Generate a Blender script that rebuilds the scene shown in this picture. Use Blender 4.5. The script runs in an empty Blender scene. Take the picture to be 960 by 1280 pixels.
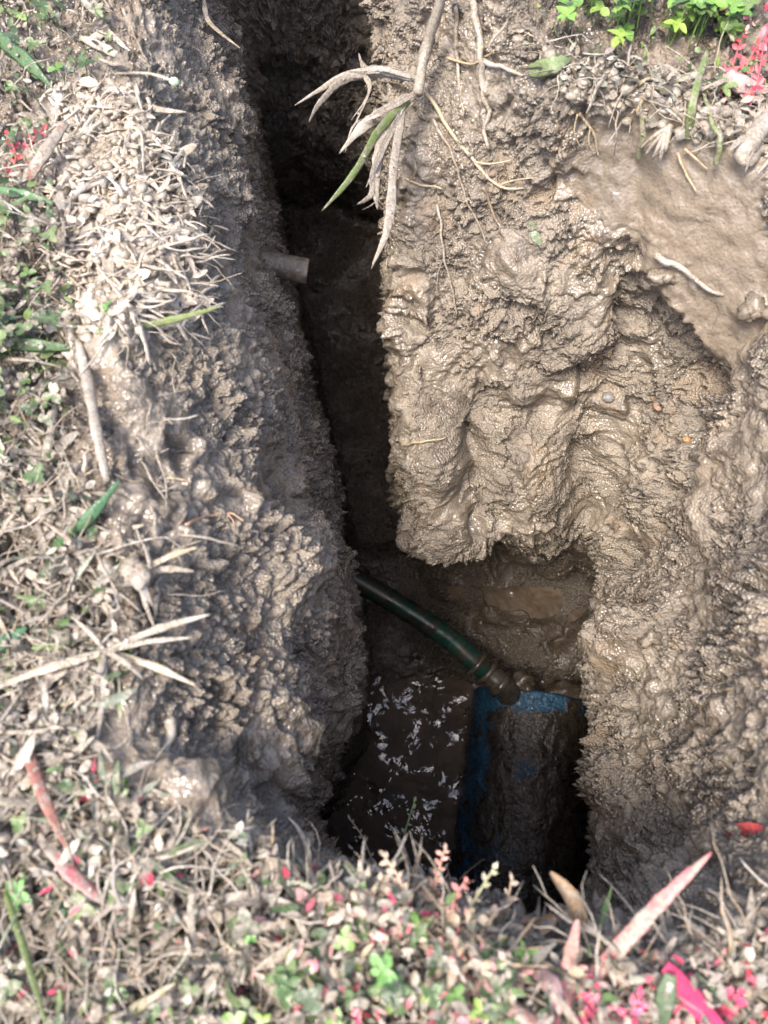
import bpy, math, random
import numpy as np
from mathutils import Vector, Matrix, noise as mnoise
from mathutils.bvhtree import BVHTree

R = random.Random(11)
NPR = np.random.default_rng(5)
sc = bpy.context.scene
COL = sc.collection
rad = math.radians

# ------------------------------------------------------------------ camera
CAM_H, TILT, FPX = 0.50, rad(22), 926.0
CAMP = Vector((0, 0, CAM_H))
FWD = Vector((0, math.sin(TILT), -math.cos(TILT)))
UPV = Vector((0, math.cos(TILT), math.sin(TILT)))

def ray(px, py):
    return (FWD + Vector((1, 0, 0)) * ((px - 480) / FPX) + UPV * ((640 - py) / FPX)).normalized()

def at(px, py, z):
    d = ray(px, py)
    return CAMP + d * ((z - CAM_H) / d.z)

cam = bpy.data.cameras.new('camera')
camo = bpy.data.objects.new('camera', cam)
COL.objects.link(camo)
camo.location = CAMP
camo.rotation_euler = (TILT, 0, 0)
cam.sensor_width = 36
cam.lens = FPX / 1280 * 36
cam.clip_start = 0.01
cam.clip_end = 500
cam.dof.use_dof = True
cam.dof.focus_distance = 1.0
cam.dof.aperture_fstop = 6.5
sc.camera = camo

# ------------------------------------------------------------------ numpy noise
def _h(ix, iy, iz, s):
    h = (ix * np.uint32(374761393) + iy * np.uint32(668265263) + iz * np.uint32(2147483647) + np.uint32((s * 1274126177) & 0xFFFFFFFF))
    h = (h ^ (h >> np.uint32(13))) * np.uint32(1274126177)
    h = (h ^ (h >> np.uint32(16))) * np.uint32(2246822519)
    return h ^ (h >> np.uint32(15))

def _u(h):
    return h.astype(np.float32) * np.float32(1 / 4294967295.0)

from concurrent.futures import ThreadPoolExecutor
POOL = ThreadPoolExecutor(4)
def chunked(fn):
    def run(P, *a):
        P = np.ascontiguousarray(P, np.float32)
        if len(P) < 20000: return fn(P, *a)
        parts = list(POOL.map(lambda q: fn(q, *a), np.array_split(P, 16)))
        if isinstance(parts[0], tuple): return tuple(np.concatenate(x) for x in zip(*parts))
        return np.concatenate(parts)
    return run

@chunked
def gnoise(P, seed=0):
    f = np.floor(P)
    i = f.astype(np.int32).astype(np.uint32)
    t = P - f
    w = t * t * t * (t * (t * 6 - 15) + 10)
    out = np.zeros(len(P), np.float32)
    for dx in (0, 1):
        wx = w[:, 0] if dx else 1 - w[:, 0]
        for dy in (0, 1):
            wxy = wx * (w[:, 1] if dy else 1 - w[:, 1])
            for dz in (0, 1):
                wz = w[:, 2] if dz else 1 - w[:, 2]
                h = _h(i[:, 0] + np.uint32(dx), i[:, 1] + np.uint32(dy), i[:, 2] + np.uint32(dz), seed)
                gx = (h & np.uint32(1023)).astype(np.float32) / np.float32(511.5) - 1
                gy = ((h >> np.uint32(10)) & np.uint32(1023)).astype(np.float32) / np.float32(511.5) - 1
                gz = ((h >> np.uint32(20)) & np.uint32(1023)).astype(np.float32) / np.float32(511.5) - 1
                out += wxy * wz * (gx * (t[:, 0] - dx) + gy * (t[:, 1] - dy) + gz * (t[:, 2] - dz))
    return out * np.float32(1.4)

def fbm(P, octs=4, seed=0, gain=0.5):
    P = np.asarray(P, np.float32)
    o = np.zeros(len(P), np.float32)
    a = 1.0
    for k in range(octs):
        o += np.float32(a) * gnoise(P * np.float32(2.03 ** k) + np.float32(17.3 * k), seed + k)
        a *= gain
    return o

@chunked
def cells(P, seed=0):
    """distance to the nearest feature point, and a random value of that point"""
    f = np.floor(P - 0.5)
    i = f.astype(np.int32).astype(np.uint32)
    t = P - f
    d1 = np.full(len(P), 9, np.float32); rv = np.zeros(len(P), np.float32)
    for dx in (0, 1):
        for dy in (0, 1):
            for dz in (0, 1):
                h = _h(i[:, 0] + np.uint32(dx), i[:, 1] + np.uint32(dy), i[:, 2] + np.uint32(dz), seed)
                k = np.float32(0.62 / 1023); o = np.float32(0.19)
                a = (h & np.uint32(1023)).astype(np.float32) * k + o + dx - t[:, 0]
                b = ((h >> np.uint32(10)) & np.uint32(1023)).astype(np.float32) * k + o + dy - t[:, 1]
                c = ((h >> np.uint32(20)) & np.uint32(1023)).astype(np.float32) * k + o + dz - t[:, 2]
                d = a * a + b * b + c * c
                m = d < d1
                d1 = np.where(m, d, d1)
                rv = np.where(m, ((h * np.uint32(2654435761)) >> np.uint32(8)).astype(np.float32) / np.float32(16777216), rv)
    return np.sqrt(d1), rv

def worley(P, seed=0):
    return cells(P, seed)[0]

def knobs(P, seed, r=0.62):
    """separate rounded lumps of varying height, 0..1"""
    d, v = cells(P, seed)
    return np.sqrt(np.maximum(0, 1 - (d / np.float32(r)) ** 2)) * v

def sstep(a, b, x):
    t = np.clip((x - a) / (b - a), 0, 1)
    return t * t * (3 - 2 * t)

# ------------------------------------------------------------------ shape of the trench: ribs from the rim down to the floor
LEV = [0.0, -0.12, -0.30, -0.50, -1.10]
RIBS = [
    [(190, -60), (289, 94), (309, 136), (326, 185), (368, 345)],
    [(185, 60), (301, 249), (328, 302), (356, 355), (388, 415)],
    [(205, 170), (318, 388), (354, 448), (388, 502), (412, 540)],
    [(205, 290), (328, 496), (370, 554), (416, 608), (432, 640)],
    [(195, 400), (329, 593), (374, 648), (426, 698), (452, 730)],
    [(180, 520), (364, 667), (408, 706), (432, 758), (455, 790)],
    [(175, 640), (364, 759), (412, 790), (444, 838), (460, 860)],
    [(180, 760), (355, 862), (404, 880), (442, 911), (452, 930)],
    [(205, 900), (340, 952), (376, 962), (404, 980), (422, 990)],
    [(262, 985), (328, 1008), (365, 1018), (382, 1025), (392, 1032)],
    [(400, 1068), (400, 1066), (405, 1070), (412, 1078), (420, 1086)],
    [(520, 1098), (520, 1100), (520, 1106), (520, 1112), (520, 1120)],
    [(620, 1135), (615, 1140), (612, 1146), (606, 1150), (600, 1158)],
    [(690, 1168), (688, 1170), (684, 1174), (680, 1176), (674, 1180)],
    [(748, 1160), (742, 1152), (736, 1148), (728, 1146), (722, 1142)],
    [(880, 1165), (822, 1130), (784, 1098), (746, 1072), (785, 1072)],
    [(1000, 1060), (905, 1030), (826, 1006), (750, 985), (800, 985)],
    [(1030, 880), (926, 880), (826, 880), (742, 890), (800, 893)],
    [(1050, 700), (940, 730), (836, 780), (730, 836), (775, 845)],
    [(1070, 520), (972, 580), (866, 672), (752, 780), (760, 800)],
    [(1040, 330), (950, 420), (842, 545), (761, 694), (722, 722)],
    [(960, 192), (884, 300), (806, 465), (745, 640), (690, 726)],
    [(880, 168), (808, 300), (738, 480), (692, 640), (655, 714)],
    [(780, 138), (726, 270), (672, 450), (634, 664), (614, 710)],
    [(700, 100), (648, 240), (604, 450), (572, 690), (578, 672)],
    [(632, 30), (584, 200), (542, 400), (526, 668), (552, 644)],
    [(560, -40), (515, 150), (494, 400), (502, 630), (522, 592)],
    [(525, -90), (484, 60), (488, 250), (490, 450), (507, 520)],
    [(505, -130), (470, -60), (478, 120), (484, 300), (492, 410)],
    [(480, -190), (466, -120), (470, 20), (476, 165), (482, 335)],
    [(340, -205), (384, -130), (404, 0), (412, 110), (420, 318)],
    [(205, -170), (254, -80), (308, 30), (325, 95), (362, 325)],
]

def closed_spline(pts, per):
    n = len(pts)
    out = []
    for i in range(n):
        p0, p1, p2, p3 = (np.array(pts[(i + k) % n]) for k in (-1, 0, 1, 2))
        for s in range(per):
            t = s / per
            out.append(0.5 * ((2 * p1) + (p2 - p0) * t + (2 * p0 - 5 * p1 + 4 * p2 - p3) * t * t + (3 * p1 - p0 - 3 * p2 + p3) * t ** 3))
    return np.array(out)

POLY = []
for li, z in enumerate(LEV):
    POLY.append(closed_spline([tuple(at(*rb[li], z)[:2]) for rb in RIBS], 5))
POLY = np.array(POLY)

def poly_at(z):
    zs = np.array(LEV)
    if z >= 0:
        # the rim flares a little above the ground line
        return POLY[0] + (POLY[0] - POLY[1]) * min(z, 0.1) * 1.5
    if z <= zs[-1]:
        return POLY[-1]
    k = int(np.searchsorted(-zs, -z) - 1)
    k = max(0, min(k, len(zs) - 2))
    t = (zs[k] - z) / (zs[k] - zs[k + 1])
    a = POLY[max(k - 1, 0)]; b = POLY[k]; c = POLY[k + 1]; d = POLY[min(k + 2, len(zs) - 1)]
    lin = b + (c - b) * t
    cat = 0.5 * (2 * b + (c - a) * t + (2 * a - 5 * b + 4 * c - d) * t * t + (3 * b - a - 3 * c + d) * t ** 3)
    return lin * 0.5 + cat * 0.5

def poly_sd(pts, poly):
    """signed distance, negative inside the opening"""
    d = np.full(len(pts), 1e9, np.float32)
    inside = np.zeros(len(pts), bool)
    n = len(poly)
    x, y = pts[:, 0], pts[:, 1]
    for i in range(n):
        a, b = poly[i], poly[(i + 1) % n]
        e = b - a
        L = e[0] * e[0] + e[1] * e[1] + 1e-12
        wx, wy = x - a[0], y - a[1]
        t = np.clip((wx * e[0] + wy * e[1]) / L, 0, 1)
        ddx, ddy = wx - e[0] * t, wy - e[1] * t
        np.minimum(d, ddx * ddx + ddy * ddy, out=d)
        if abs(e[1]) > 1e-12:
            cr = ((a[1] <= y) != (b[1] <= y)) & (x < a[0] + e[0] * (y - a[1]) / e[1])
            inside ^= cr
    d = np.sqrt(d)
    return np.where(inside, -d, d)

X0, X1, Y0, Y1, Z0, Z1 = -0.52, 0.70, -0.30, 1.52, -1.24, 0.12
CS, CZ = 0.012, 0.02
gx = np.arange(X0, X1 + 1e-6, CS).astype(np.float32)
gy = np.arange(Y0, Y1 + 1e-6, CS).astype(np.float32)
gz = np.arange(Z0, Z1 + 1e-6, CZ).astype(np.float32)
XX, YY = np.meshgrid(gx, gy, indexing='ij')
flat = np.stack([XX.ravel(), YY.ravel()], 1)
PIT = np.zeros((len(gx), len(gy), len(gz)), np.float32)
for k, z in enumerate(gz):
    PIT[:, :, k] = poly_sd(flat, poly_at(float(z))).reshape(XX.shape)
rim_sd = poly_sd(flat, POLY[0]).reshape(XX.shape)

def up(a, axis, n):
    m = a.shape[axis]
    q = np.linspace(0, m - 1, n)
    i0 = np.minimum(q.astype(int), m - 2)
    t = (q - i0).astype(np.float32)
    sh = [1, 1, 1]; sh[axis] = n
    t = t.reshape(sh)
    return np.take(a, i0, axis) * (1 - t) + np.take(a, i0 + 1, axis) * t

VX = 0.0045
nx, ny, nz = (int(round((b - a) / VX)) + 1 for a, b in ((gx[0], gx[-1]), (gy[0], gy[-1]), (gz[0], gz[-1])))
# low frequency shape of the walls, on the coarse grid
P3 = np.stack(np.meshgrid(gx, gy, gz, indexing='ij'), -1).reshape(-1, 3)
lowA = fbm(P3 * np.array([9, 9, 6], np.float32), 3, 3) * 0.020
lowB = (0.55 - worley(P3 * np.array([15, 15, 10], np.float32), 9)) * 0.020
PIT += (lowA + lowB).reshape(PIT.shape)
# ground height
g2 = np.concatenate([flat, np.zeros((len(flat), 1), np.float32)], 1)
gh = (fbm(g2 * 7, 3, 21) * 0.016 + fbm(g2 * 26, 2, 22) * 0.006).reshape(XX.shape)
gh += 0.014 * np.exp(-(rim_sd / 0.05) ** 2) - 0.0
gh -= sstep(0.10, 0.30, XX) * sstep(0.25, -0.1, YY) * 0.02
GH = gh
# floor height
fl = -1.085 + (fbm(g2 * 12, 3, 31) * 0.012).reshape(XX.shape)
fl -= sstep(0.50, 0.62, YY) * 0.08 - sstep(0.85, 1.3, YY) * 0.25          # the narrow part is dug deeper
fl += 0.05 * sstep(0.22, 0.34, YY) * (1 - sstep(0.50, 0.62, YY))
FL = fl
PHI = up(up(up(PIT, 2, nz), 1, ny), 0, nx)
zz = np.linspace(gz[0], gz[-1], nz).astype(np.float32).reshape(1, 1, -1)
GHu = up(up(GH[:, :, None], 1, ny), 0, nx)
FLu = up(up(FL[:, :, None], 1, ny), 0, nx)
def smax(a, b, k):
    h = np.clip(0.5 + 0.5 * (a - b) / k, 0, 1)
    return b * (1 - h) + a * h + k * h * (1 - h)
SOL = smax(zz - GHu, -PHI, 0.035)
SOL = -smax(-SOL, -(zz - FLu), 0.03)
del PHI

def surface_nets(S, org, h):
    neg = S < 0
    c = [neg[i:S.shape[0] - 1 + i, j:S.shape[1] - 1 + j, k:S.shape[2] - 1 + k] for i in (0, 1) for j in (0, 1) for k in (0, 1)]
    allv = c[0].copy(); anyv = c[0].copy()
    for q in c[1:]:
        allv &= q; anyv |= q
    act = anyv & ~allv
    ci = np.argwhere(act)
    idx = np.full(act.shape, -1, np.int32)
    idx[act] = np.arange(len(ci))
    acc = np.zeros((len(ci), 3), np.float32); cnt = np.zeros(len(ci), np.float32)
    offs = [(i, j, k) for i in (0, 1) for j in (0, 1) for k in (0, 1)]
    for a in range(8):
        for b in range(a + 1, 8):
            oa, ob = np.array(offs[a]), np.array(offs[b])
            if np.abs(oa - ob).sum() != 1:
                continue
            A = ci + oa; B = ci + ob
            sa = S[A[:, 0], A[:, 1], A[:, 2]]; sb = S[B[:, 0], B[:, 1], B[:, 2]]
            m = (sa < 0) != (sb < 0)
            t = np.where(m, sa / np.where(m, sa - sb, 1), 0)[:, None]
            p = oa + (ob - oa) * t
            acc += np.where(m[:, None], p, 0); cnt += m
    V = (ci + acc / cnt[:, None]) * h + np.array(org)
    F = []
    for ax in range(3):
        o1, o2 = [(1, 2), (2, 0), (0, 1)][ax]
        sl0 = [slice(None)] * 3; sl1 = [slice(None)] * 3
        sl0[ax] = slice(0, S.shape[ax] - 1); sl1[ax] = slice(1, S.shape[ax])
        a, b = neg[tuple(sl0)], neg[tuple(sl1)]
        e = np.argwhere(a != b)
        ok = (e[:, o1] > 0) & (e[:, o2] > 0) & (e[:, o1] < S.shape[o1] - 1) & (e[:, o2] < S.shape[o2] - 1)
        e = e[ok]
        sgn = a[e[:, 0], e[:, 1], e[:, 2]]
        d1 = np.zeros(3, int); d1[o1] = 1
        d2 = np.zeros(3, int); d2[o2] = 1
        q = [e - d1 - d2, e - d2, e, e - d1]
        q = np.stack([idx[x[:, 0], x[:, 1], x[:, 2]] for x in q], 1)
        q[~sgn] = q[~sgn][:, ::-1]
        F.append(q)
    return V.astype(np.float32), np.concatenate(F)

TV, TF = surface_nets(SOL, (gx[0], gy[0], gz[0]), VX)
del SOL
# drop the box sides and bottom of the block: keep only the open surface
cen = TV[TF].mean(1)
keep = (cen[:, 2] > Z0 + 0.02) & (cen[:, 0] > X0 + 0.012) & (cen[:, 0] < X1 - 0.012) & (cen[:, 1] > Y0 + 0.012) & (cen[:, 1] < Y1 - 0.012)
TF = TF[keep]
used = np.unique(TF)
remap = np.full(len(TV), -1, np.int64); remap[used] = np.arange(len(used))
TV, TF = TV[used], remap[TF]

def np_mesh(name, V, F):
    me = bpy.data.meshes.new(name)
    me.vertices.add(len(V)); me.vertices.foreach_set('co', np.ascontiguousarray(V, np.float32).ravel())
    k = F.shape[1]
    me.loops.add(F.size); me.loops.foreach_set('vertex_index', np.ascontiguousarray(F, np.int32).ravel())
    me.polygons.add(len(F)); me.polygons.foreach_set('loop_start', np.arange(0, F.size, k, dtype=np.int32))
    me.polygons.foreach_set('use_smooth', np.ones(len(F), bool))
    me.update(calc_edges=True)
    return me

base = np_mesh('ground', TV, TF)
ground = bpy.data.objects.new('ground', base)
COL.objects.link(ground)
md = ground.modifiers.new('s', 'SUBSURF'); md.levels = 1; md.render_levels = 1
dg = bpy.context.evaluated_depsgraph_get()
fine = bpy.data.meshes.new_from_object(ground.evaluated_get(dg))
ground.modifiers.clear()
ground.data = fine
BV0 = BVHTree.FromPolygons([tuple(v) for v in TV.tolist()], [tuple(f) for f in TF.tolist()])

def hit0(px, py):
    r = BV0.ray_cast(CAMP, ray(px, py))
    return r[0]

nV = len(fine.vertices)
co = np.empty(nV * 3, np.float32); fine.vertices.foreach_get('co', co); co = co.reshape(-1, 3)
nr = np.empty(nV * 3, np.float32); fine.vertex_normals.foreach_get('vector', nr); nr = nr.reshape(-1, 3)

def near_line(pix, r):
    """1 at the line, falling to 0 over r metres"""
    pts = [hit0(*p) for p in pix]
    pts = [np.array(p) for p in pts if p is not None]
    d = np.full(nV, 1e9, np.float32)
    if len(pts) == 1:
        pts = pts * 2
    for a, b in zip(pts[:-1], pts[1:]):
        e = b - a
        L = float(e @ e) + 1e-9
        w = co - a
        t = np.clip((w @ e) / L, 0, 1)[:, None]
        d = np.minimum(d, ((w - e * t) ** 2).sum(1))
    return np.exp(-d / (r * r))

rimv = poly_sd(co[:, :2], POLY[0])
# large hand-placed forms: (line in the photo, radius, depth)
# the spade-cut slab under the upper right turf is nearly flat
sl = np.clip(near_line([(815, 205), (866, 222), (885, 290), (915, 370)], 0.08) * 3.2 - 0.9 + fbm(co * 40, 2, 44) * 0.35, 0, 1)
_in = sl > 0.4
_c = co[_in].mean(0); _u, _s, _vt = np.linalg.svd(co[_in][::9] - _c, full_matrices=False)
_n = _vt[2]
co = co - (sl * ((co - _c - _n * 0.012 * np.sign(_n @ (np.array(CAMP) - _c))) @ _n))[:, None] * _n
disp = np.zeros(nV, np.float32)
wob = co + np.stack([gnoise(co * 22, 41), gnoise(co * 22, 42), gnoise(co * 22, 43)], 1) * 0.02
_co = co; co = wob
FORMS = [
    ([(724, 150), (790, 190), (795, 300), (792, 380)], 0.016, -0.012),
    ([(792, 390), (770, 470), (752, 540), (745, 600), (770, 680)], 0.020, -0.030),
    ([(890, 380), (850, 460), (870, 560), (840, 640), (800, 690)], 0.016, -0.020),
    ([(780, 690), (730, 760), (700, 800)], 0.022, -0.035),
    ([(520, 180), (522, 300), (525, 420), (530, 560)], 0.042, 0.026),
    ([(548, 580), (545, 640), (535, 665)], 0.040, 0.040),
    ([(598, 520), (606, 580), (604, 640), (600, 700)], 0.026, -0.050),
    ([(650, 580), (672, 640), (680, 700)], 0.045, 0.034),
    ([(640, 330), (690, 420), (650, 470)], 0.060, 0.026),
    ([(580, 470), (640, 520), (700, 530)], 0.025, -0.022),
    ([(738, 470), (725, 560), (735, 640)], 0.03, -0.03),
    ([(392, 660), (385, 720)], 0.032, 0.018),
    ([(345, 440), (360, 560), (352, 605)], 0.020, -0.012),
    ([(430, 790), (420, 880)], 0.045, 0.020),
    ([(365, 960), (372, 930)], 0.016, 0.018),
    ([(790, 800), (760, 790), (742, 800)], 0.030, 0.028),
    ([(860, 700), (880, 620), (900, 560)], 0.030, 0.018),
    ([(570, 715), (620, 735), (690, 745)], 0.055, -0.055),
    ([(955, 380), (950, 460)], 0.020, 0.014),
    ([(795, 790), (770, 800)], 0.03, 0.012),
    ([(170, 420), (185, 520), (180, 640)], 0.022, 0.006),
    ([(200, 430), (222, 500)], 0.008, -0.010),
    ([(150, 880), (200, 900)], 0.020, -0.012),
    ([(330, 180), (350, 260), (345, 300)], 0.020, -0.015),
    ([(395, 360), (360, 330)], 0.02, 0.01),
]
for pix, r, a in FORMS:
    disp += near_line(pix, r) * a
SLICK = np.maximum.reduce([
    sl * 1.0,
    near_line([(780, 230), (760, 280)], 0.035) * 0.7,
    near_line([(935, 560), (900, 600)], 0.04) * 0.6,
    near_line([(170, 430), (180, 560), (175, 640)], 0.028) * 0.45,
    near_line([(140, 880), (190, 930), (260, 985)], 0.03) * 0.5,
    near_line([(130, 200), (180, 300), (160, 380)], 0.04) * 0.35,
])
co = _co
SLICK = np.clip(SLICK * 1.3 + 0.25 * sstep(0.15, 0.5, fbm(co * np.array([7, 7, 5], np.float32), 2, 49)), 0, 1)
turf = sstep(-0.005, 0.03, rimv) * sstep(-0.06, -0.02, co[:, 2])
floor_shade_m = sstep(-0.60, -0.78, co[:, 2] + gnoise(co * 14, 47) * 0.045)  # pit floor and lower walls: smoother relief, and where shade is painted
lumpy = np.clip(0.85 + fbm(co * 9, 2, 55) * 1.1, 0.2, 1.7)
crumb = sstep(-0.35, 0.20, fbm(co * 13, 2, 57))           # patches of granular crumb between smeared patches
stretch = np.array([1, 1, 0.50], np.float32)
warp = np.stack([fbm(co * 42, 2, 61), fbm(co * 42, 2, 62), fbm(co * 42, 2, 63)], 1)
q = co + warp * 0.011
fine_q = co + warp * 0.004
k1 = knobs(q * stretch * 30, 71)
k2 = knobs(q * stretch * 68, 72)
k3 = knobs(fine_q * 135, 73)
k4 = knobs(fine_q * 185, 74)
ridge = 0.30 - np.abs(gnoise(q * 38, 75))
ridge2 = 0.30 - np.abs(gnoise(fine_q * 95, 76))
rough_d = k1 * 0.010 + k2 * 0.0088 * lumpy + k3 * 0.0095 * (0.30 + crumb) * lumpy + ridge * 0.012 + ridge2 * 0.0024 * (0.1 + crumb) + k4 * 0.0062 * (0.25 + crumb) - 0.013
ledge = np.maximum(0, gnoise(q * np.array([30, 30, 46], np.float32), 77)) * 0.010
pock = np.maximum(0, gnoise(q * 19, 79) - 0.30) * 0.070
flat_k = (1 - 0.86 * SLICK) * (1 - 0.6 * floor_shade_m)
disp += (rough_d + ledge) * flat_k - pock * (1 - SLICK) * (1 - floor_shade_m)
disp += sl * (gnoise(co @ np.array([[9, 70, 30], [40, 12, 60], [25, 50, 14]], np.float32), 85) * 0.0024 + np.maximum(0, gnoise(co * np.array([10, 34, 34], np.float32), 86) - 0.2) * 0.005)
disp += SLICK * (1 - 0.7 * sl) * (fbm(co * 18, 2, 81) * 0.006 + np.maximum(0, gnoise(co * 30, 82)) * 0.006)
sag = np.clip(disp, 0, 0.02) * 0.45 * (1 - np.abs(nr[:, 2])) * flat_k
new = co + nr * disp[:, None]
new[:, 2] -= sag
fine.vertices.foreach_set('co', new.astype(np.float32).ravel())
# own colour of the clay: tan and grey-brown beds, ochre streaks, darker topsoil under the turf; plus pit shade painted in below
def lerp(a, b, t): return a + (np.array(b, np.float32) - a) * t[:, None]
cA = np.tile(np.array([(0.213, 0.178, 0.138)], np.float32), (nV, 1))
cA = lerp(cA, (0.160, 0.134, 0.104), sstep(-0.25, 0.3, fbm(co * 8, 3, 91)))
cA = lerp(cA, (0.075, 0.060, 0.047), sstep(0.10, 0.42, fbm(q * 36, 3, 93)) * 0.75)
cA = lerp(cA, (0.25, 0.170, 0.100), sstep(0.30, 0.55, fbm(q * np.array([22, 22, 12], np.float32), 3, 95)) * 0.35)
cA = lerp(cA, (0.30, 0.25, 0.19), sstep(0.45, 0.9, k2) * 0.5)
cA = lerp(cA, (0.235, 0.190, 0.142), SLICK * sstep(-0.4, 0.2, fbm(co * 6, 2, 97)) * 0.9)
soil = lerp(np.tile(np.array([(0.05, 0.04, 0.03)], np.float32), (nV, 1)), (0.19, 0.15, 0.11), sstep(-0.2, 0.3, fbm(q * 30, 3, 98)))
tk = (turf * (1 - SLICK))[:, None]
cA = cA * (1 - tk) + soil * tk
cA = lerp(cA, (0.046, 0.034, 0.024), floor_shade_m)  # wet floor mud, with the pit's shade painted up the lower walls
SPL = np.clip(near_line([(120, 150), (180, 230), (200, 300), (150, 380)], 0.045) * 1.5 + fbm(co * 30, 2, 101) * 0.3 * near_line([(120, 150), (180, 230), (200, 300), (150, 380)], 0.07), 0, 1)
cA = lerp(cA, (0.37, 0.315, 0.25), SPL * 0.85)
wet = np.clip(0.5 + fbm(co * 28, 3, 99) * 0.9 + SLICK * 0.3, 0, 1)
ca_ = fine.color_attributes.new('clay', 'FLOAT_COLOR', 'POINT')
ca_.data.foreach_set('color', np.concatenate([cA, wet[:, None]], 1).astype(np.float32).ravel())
at_ = fine.attributes.new('crumb', 'FLOAT', 'POINT')
at_.data.foreach_set('value', (crumb * (1 - SLICK)).astype(np.float32))
at_ = fine.attributes.new('slick', 'FLOAT', 'POINT')
at_.data.foreach_set('value', SLICK.astype(np.float32))
fine.update()

# the rest of the lawn, out to the horizon, as further faces of the same sheet
import bmesh
bm = bmesh.new(); bm.from_mesh(fine)
xs = [-60, X0 + 0.02, X1 - 0.02, 60]; ys = [-60, Y0 + 0.02, Y1 - 0.02, 60]
gv = [[bm.verts.new((x, y, -0.004)) for y in ys] for x in xs]
for i in range(3):
    for j in range(3):
        if (i, j) != (1, 1):
            f = bm.faces.new((gv[i][j], gv[i + 1][j], gv[i + 1][j + 1], gv[i][j + 1])); f.smooth = True
bm.to_mesh(fine); bm.free()
vs = new.tolist()
pol = np.empty(len(fine.polygons) * 4, np.int32); fine.polygons.foreach_get('vertices', pol)
fs = pol.reshape(-1, 4); fs = fs[(fs < nV).all(1)]
BV = BVHTree.FromPolygons(vs, fs.tolist())

def hit(px, py):
    r = BV.ray_cast(CAMP, ray(px, py))
    if r[0] is None:
        return at(px, py, 0), Vector((0, 0, 1))
    return r[0], r[1]

# ------------------------------------------------------------------ materials
def mat(name):
    m = bpy.data.materials.new(name); m.use_nodes = True
    nt = m.node_tree
    return m, nt, nt.nodes['Principled BSDF']

class NB:
    def __init__(s, nt): s.nt = nt
    def n(s, t, **k):
        nd = s.nt.nodes.new(t)
        for a, v in k.items():
            if a.startswith('i_'):
                key = a[2:].replace('_', ' ')
                nd.inputs[key].default_value = v
            else:
                setattr(nd, a, v)
        return nd
    def l(s, a, b): s.nt.links.new(a, b)
    def coord(s): return s.n('ShaderNodeTexCoord').outputs['Object']
    def noise(s, vec, scale, detail=4, rough=0.55, dist=0.0):
        nd = s.n('ShaderNodeTexNoise'); nd.inputs['Scale'].default_value = scale
        nd.inputs['Detail'].default_value = detail; nd.inputs['Roughness'].default_value = rough
        nd.inputs['Distortion'].default_value = dist
        s.l(vec, nd.inputs['Vector']); return nd.outputs['Fac']
    def vor(s, vec, scale, feature='F1'):
        nd = s.n('ShaderNodeTexVoronoi', feature=feature); nd.inputs['Scale'].default_value = scale
        s.l(vec, nd.inputs['Vector']); return nd.outputs['Distance']
    def rng(s, v, a, b, c=0.0, d=1.0, smooth=True):
        nd = s.n('ShaderNodeMapRange'); nd.interpolation_type = 'SMOOTHSTEP' if smooth else 'LINEAR'
        for k, x in zip(('From Min', 'From Max', 'To Min', 'To Max'), (a, b, c, d)): nd.inputs[k].default_value = x
        s.l(v, nd.inputs['Value']); return nd.outputs['Result']
    def mix(s, f, a, b):
        nd = s.n('ShaderNodeMix', data_type='RGBA')
        for sock, v in ((nd.inputs[0], f), (nd.inputs[6], a), (nd.inputs[7], b)):
            if isinstance(v, (int, float)): sock.default_value = v
            elif isinstance(v, tuple): sock.default_value = v if len(v) == 4 else v + (1,)
            else: s.l(v, sock)
        return nd.outputs[2]
    def math(s, op, a, b=0.0):
        nd = s.n('ShaderNodeMath', operation=op)
        for sock, v in zip(nd.inputs, (a, b)):
            if isinstance(v, (int, float)): sock.default_value = v
            else: s.l(v, sock)
        return nd.outputs[0]
    def attr(s, nm, out='Fac'):
        nd = s.n('ShaderNodeAttribute'); nd.attribute_name = nm; return nd.outputs[out]
    def bump(s, h, strength, dist, normal=None):
        nd = s.n('ShaderNodeBump'); nd.inputs['Strength'].default_value = strength; nd.inputs['Distance'].default_value = dist
        s.l(h, nd.inputs['Height'])
        if normal is not None: s.l(normal, nd.inputs['Normal'])
        return nd.outputs['Normal']

MUD_A, MUD_B, MUD_D = (0.245, 0.182, 0.122), (0.175, 0.132, 0.092), (0.085, 0.066, 0.050)

def mud_material(name='wet mud'):
    m, nt, P = mat(name); b = NB(nt)
    v = b.coord()
    at_n = b.n('ShaderNodeAttribute'); at_n.attribute_name = 'clay'
    n3 = b.noise(v, 260, 3, 0.65)
    c = b.mix(b.rng(n3, 0.42, 0.72, 0, 0.55), at_n.outputs['Color'], (0.27, 0.215, 0.16))
    c = b.mix(b.rng(n3, 0.44, 0.28, 0, 0.55), c, (0.06, 0.048, 0.038))
    b.l(c, P.inputs['Base Color'])
    wet = at_n.outputs['Alpha']
    r = b.rng(b.math('ADD', wet, b.math('MULTIPLY', b.math('SUBTRACT', n3, 0.5), 0.9)), 0.2, 0.85, 0.62, 0.13)
    b.l(b.math('ADD', r, b.math('MULTIPLY', b.attr('crumb'), 0.16)), P.inputs['Roughness'])
    P.inputs['Specular IOR Level'].default_value = 0.75
    wv = b.vor(v, 300)
    hgt = b.math('ADD', b.math('MULTIPLY', wv, -1.3), b.math('MULTIPLY', n3, 0.6))
    hgt = b.math('MULTIPLY', hgt, b.math('SUBTRACT', 1.0, b.math('MULTIPLY', b.attr('slick'), 0.6)))
    hgt = b.math('MULTIPLY', hgt, b.math('ADD', 0.45, b.math('MULTIPLY', b.attr('crumb'), 0.9)))
    b.l(b.bump(hgt, 0.6, 0.0036), P.inputs['Normal'])
    return m

M_MUD = mud_material()
fine.materials.clear(); fine.materials.append(M_MUD)

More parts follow.
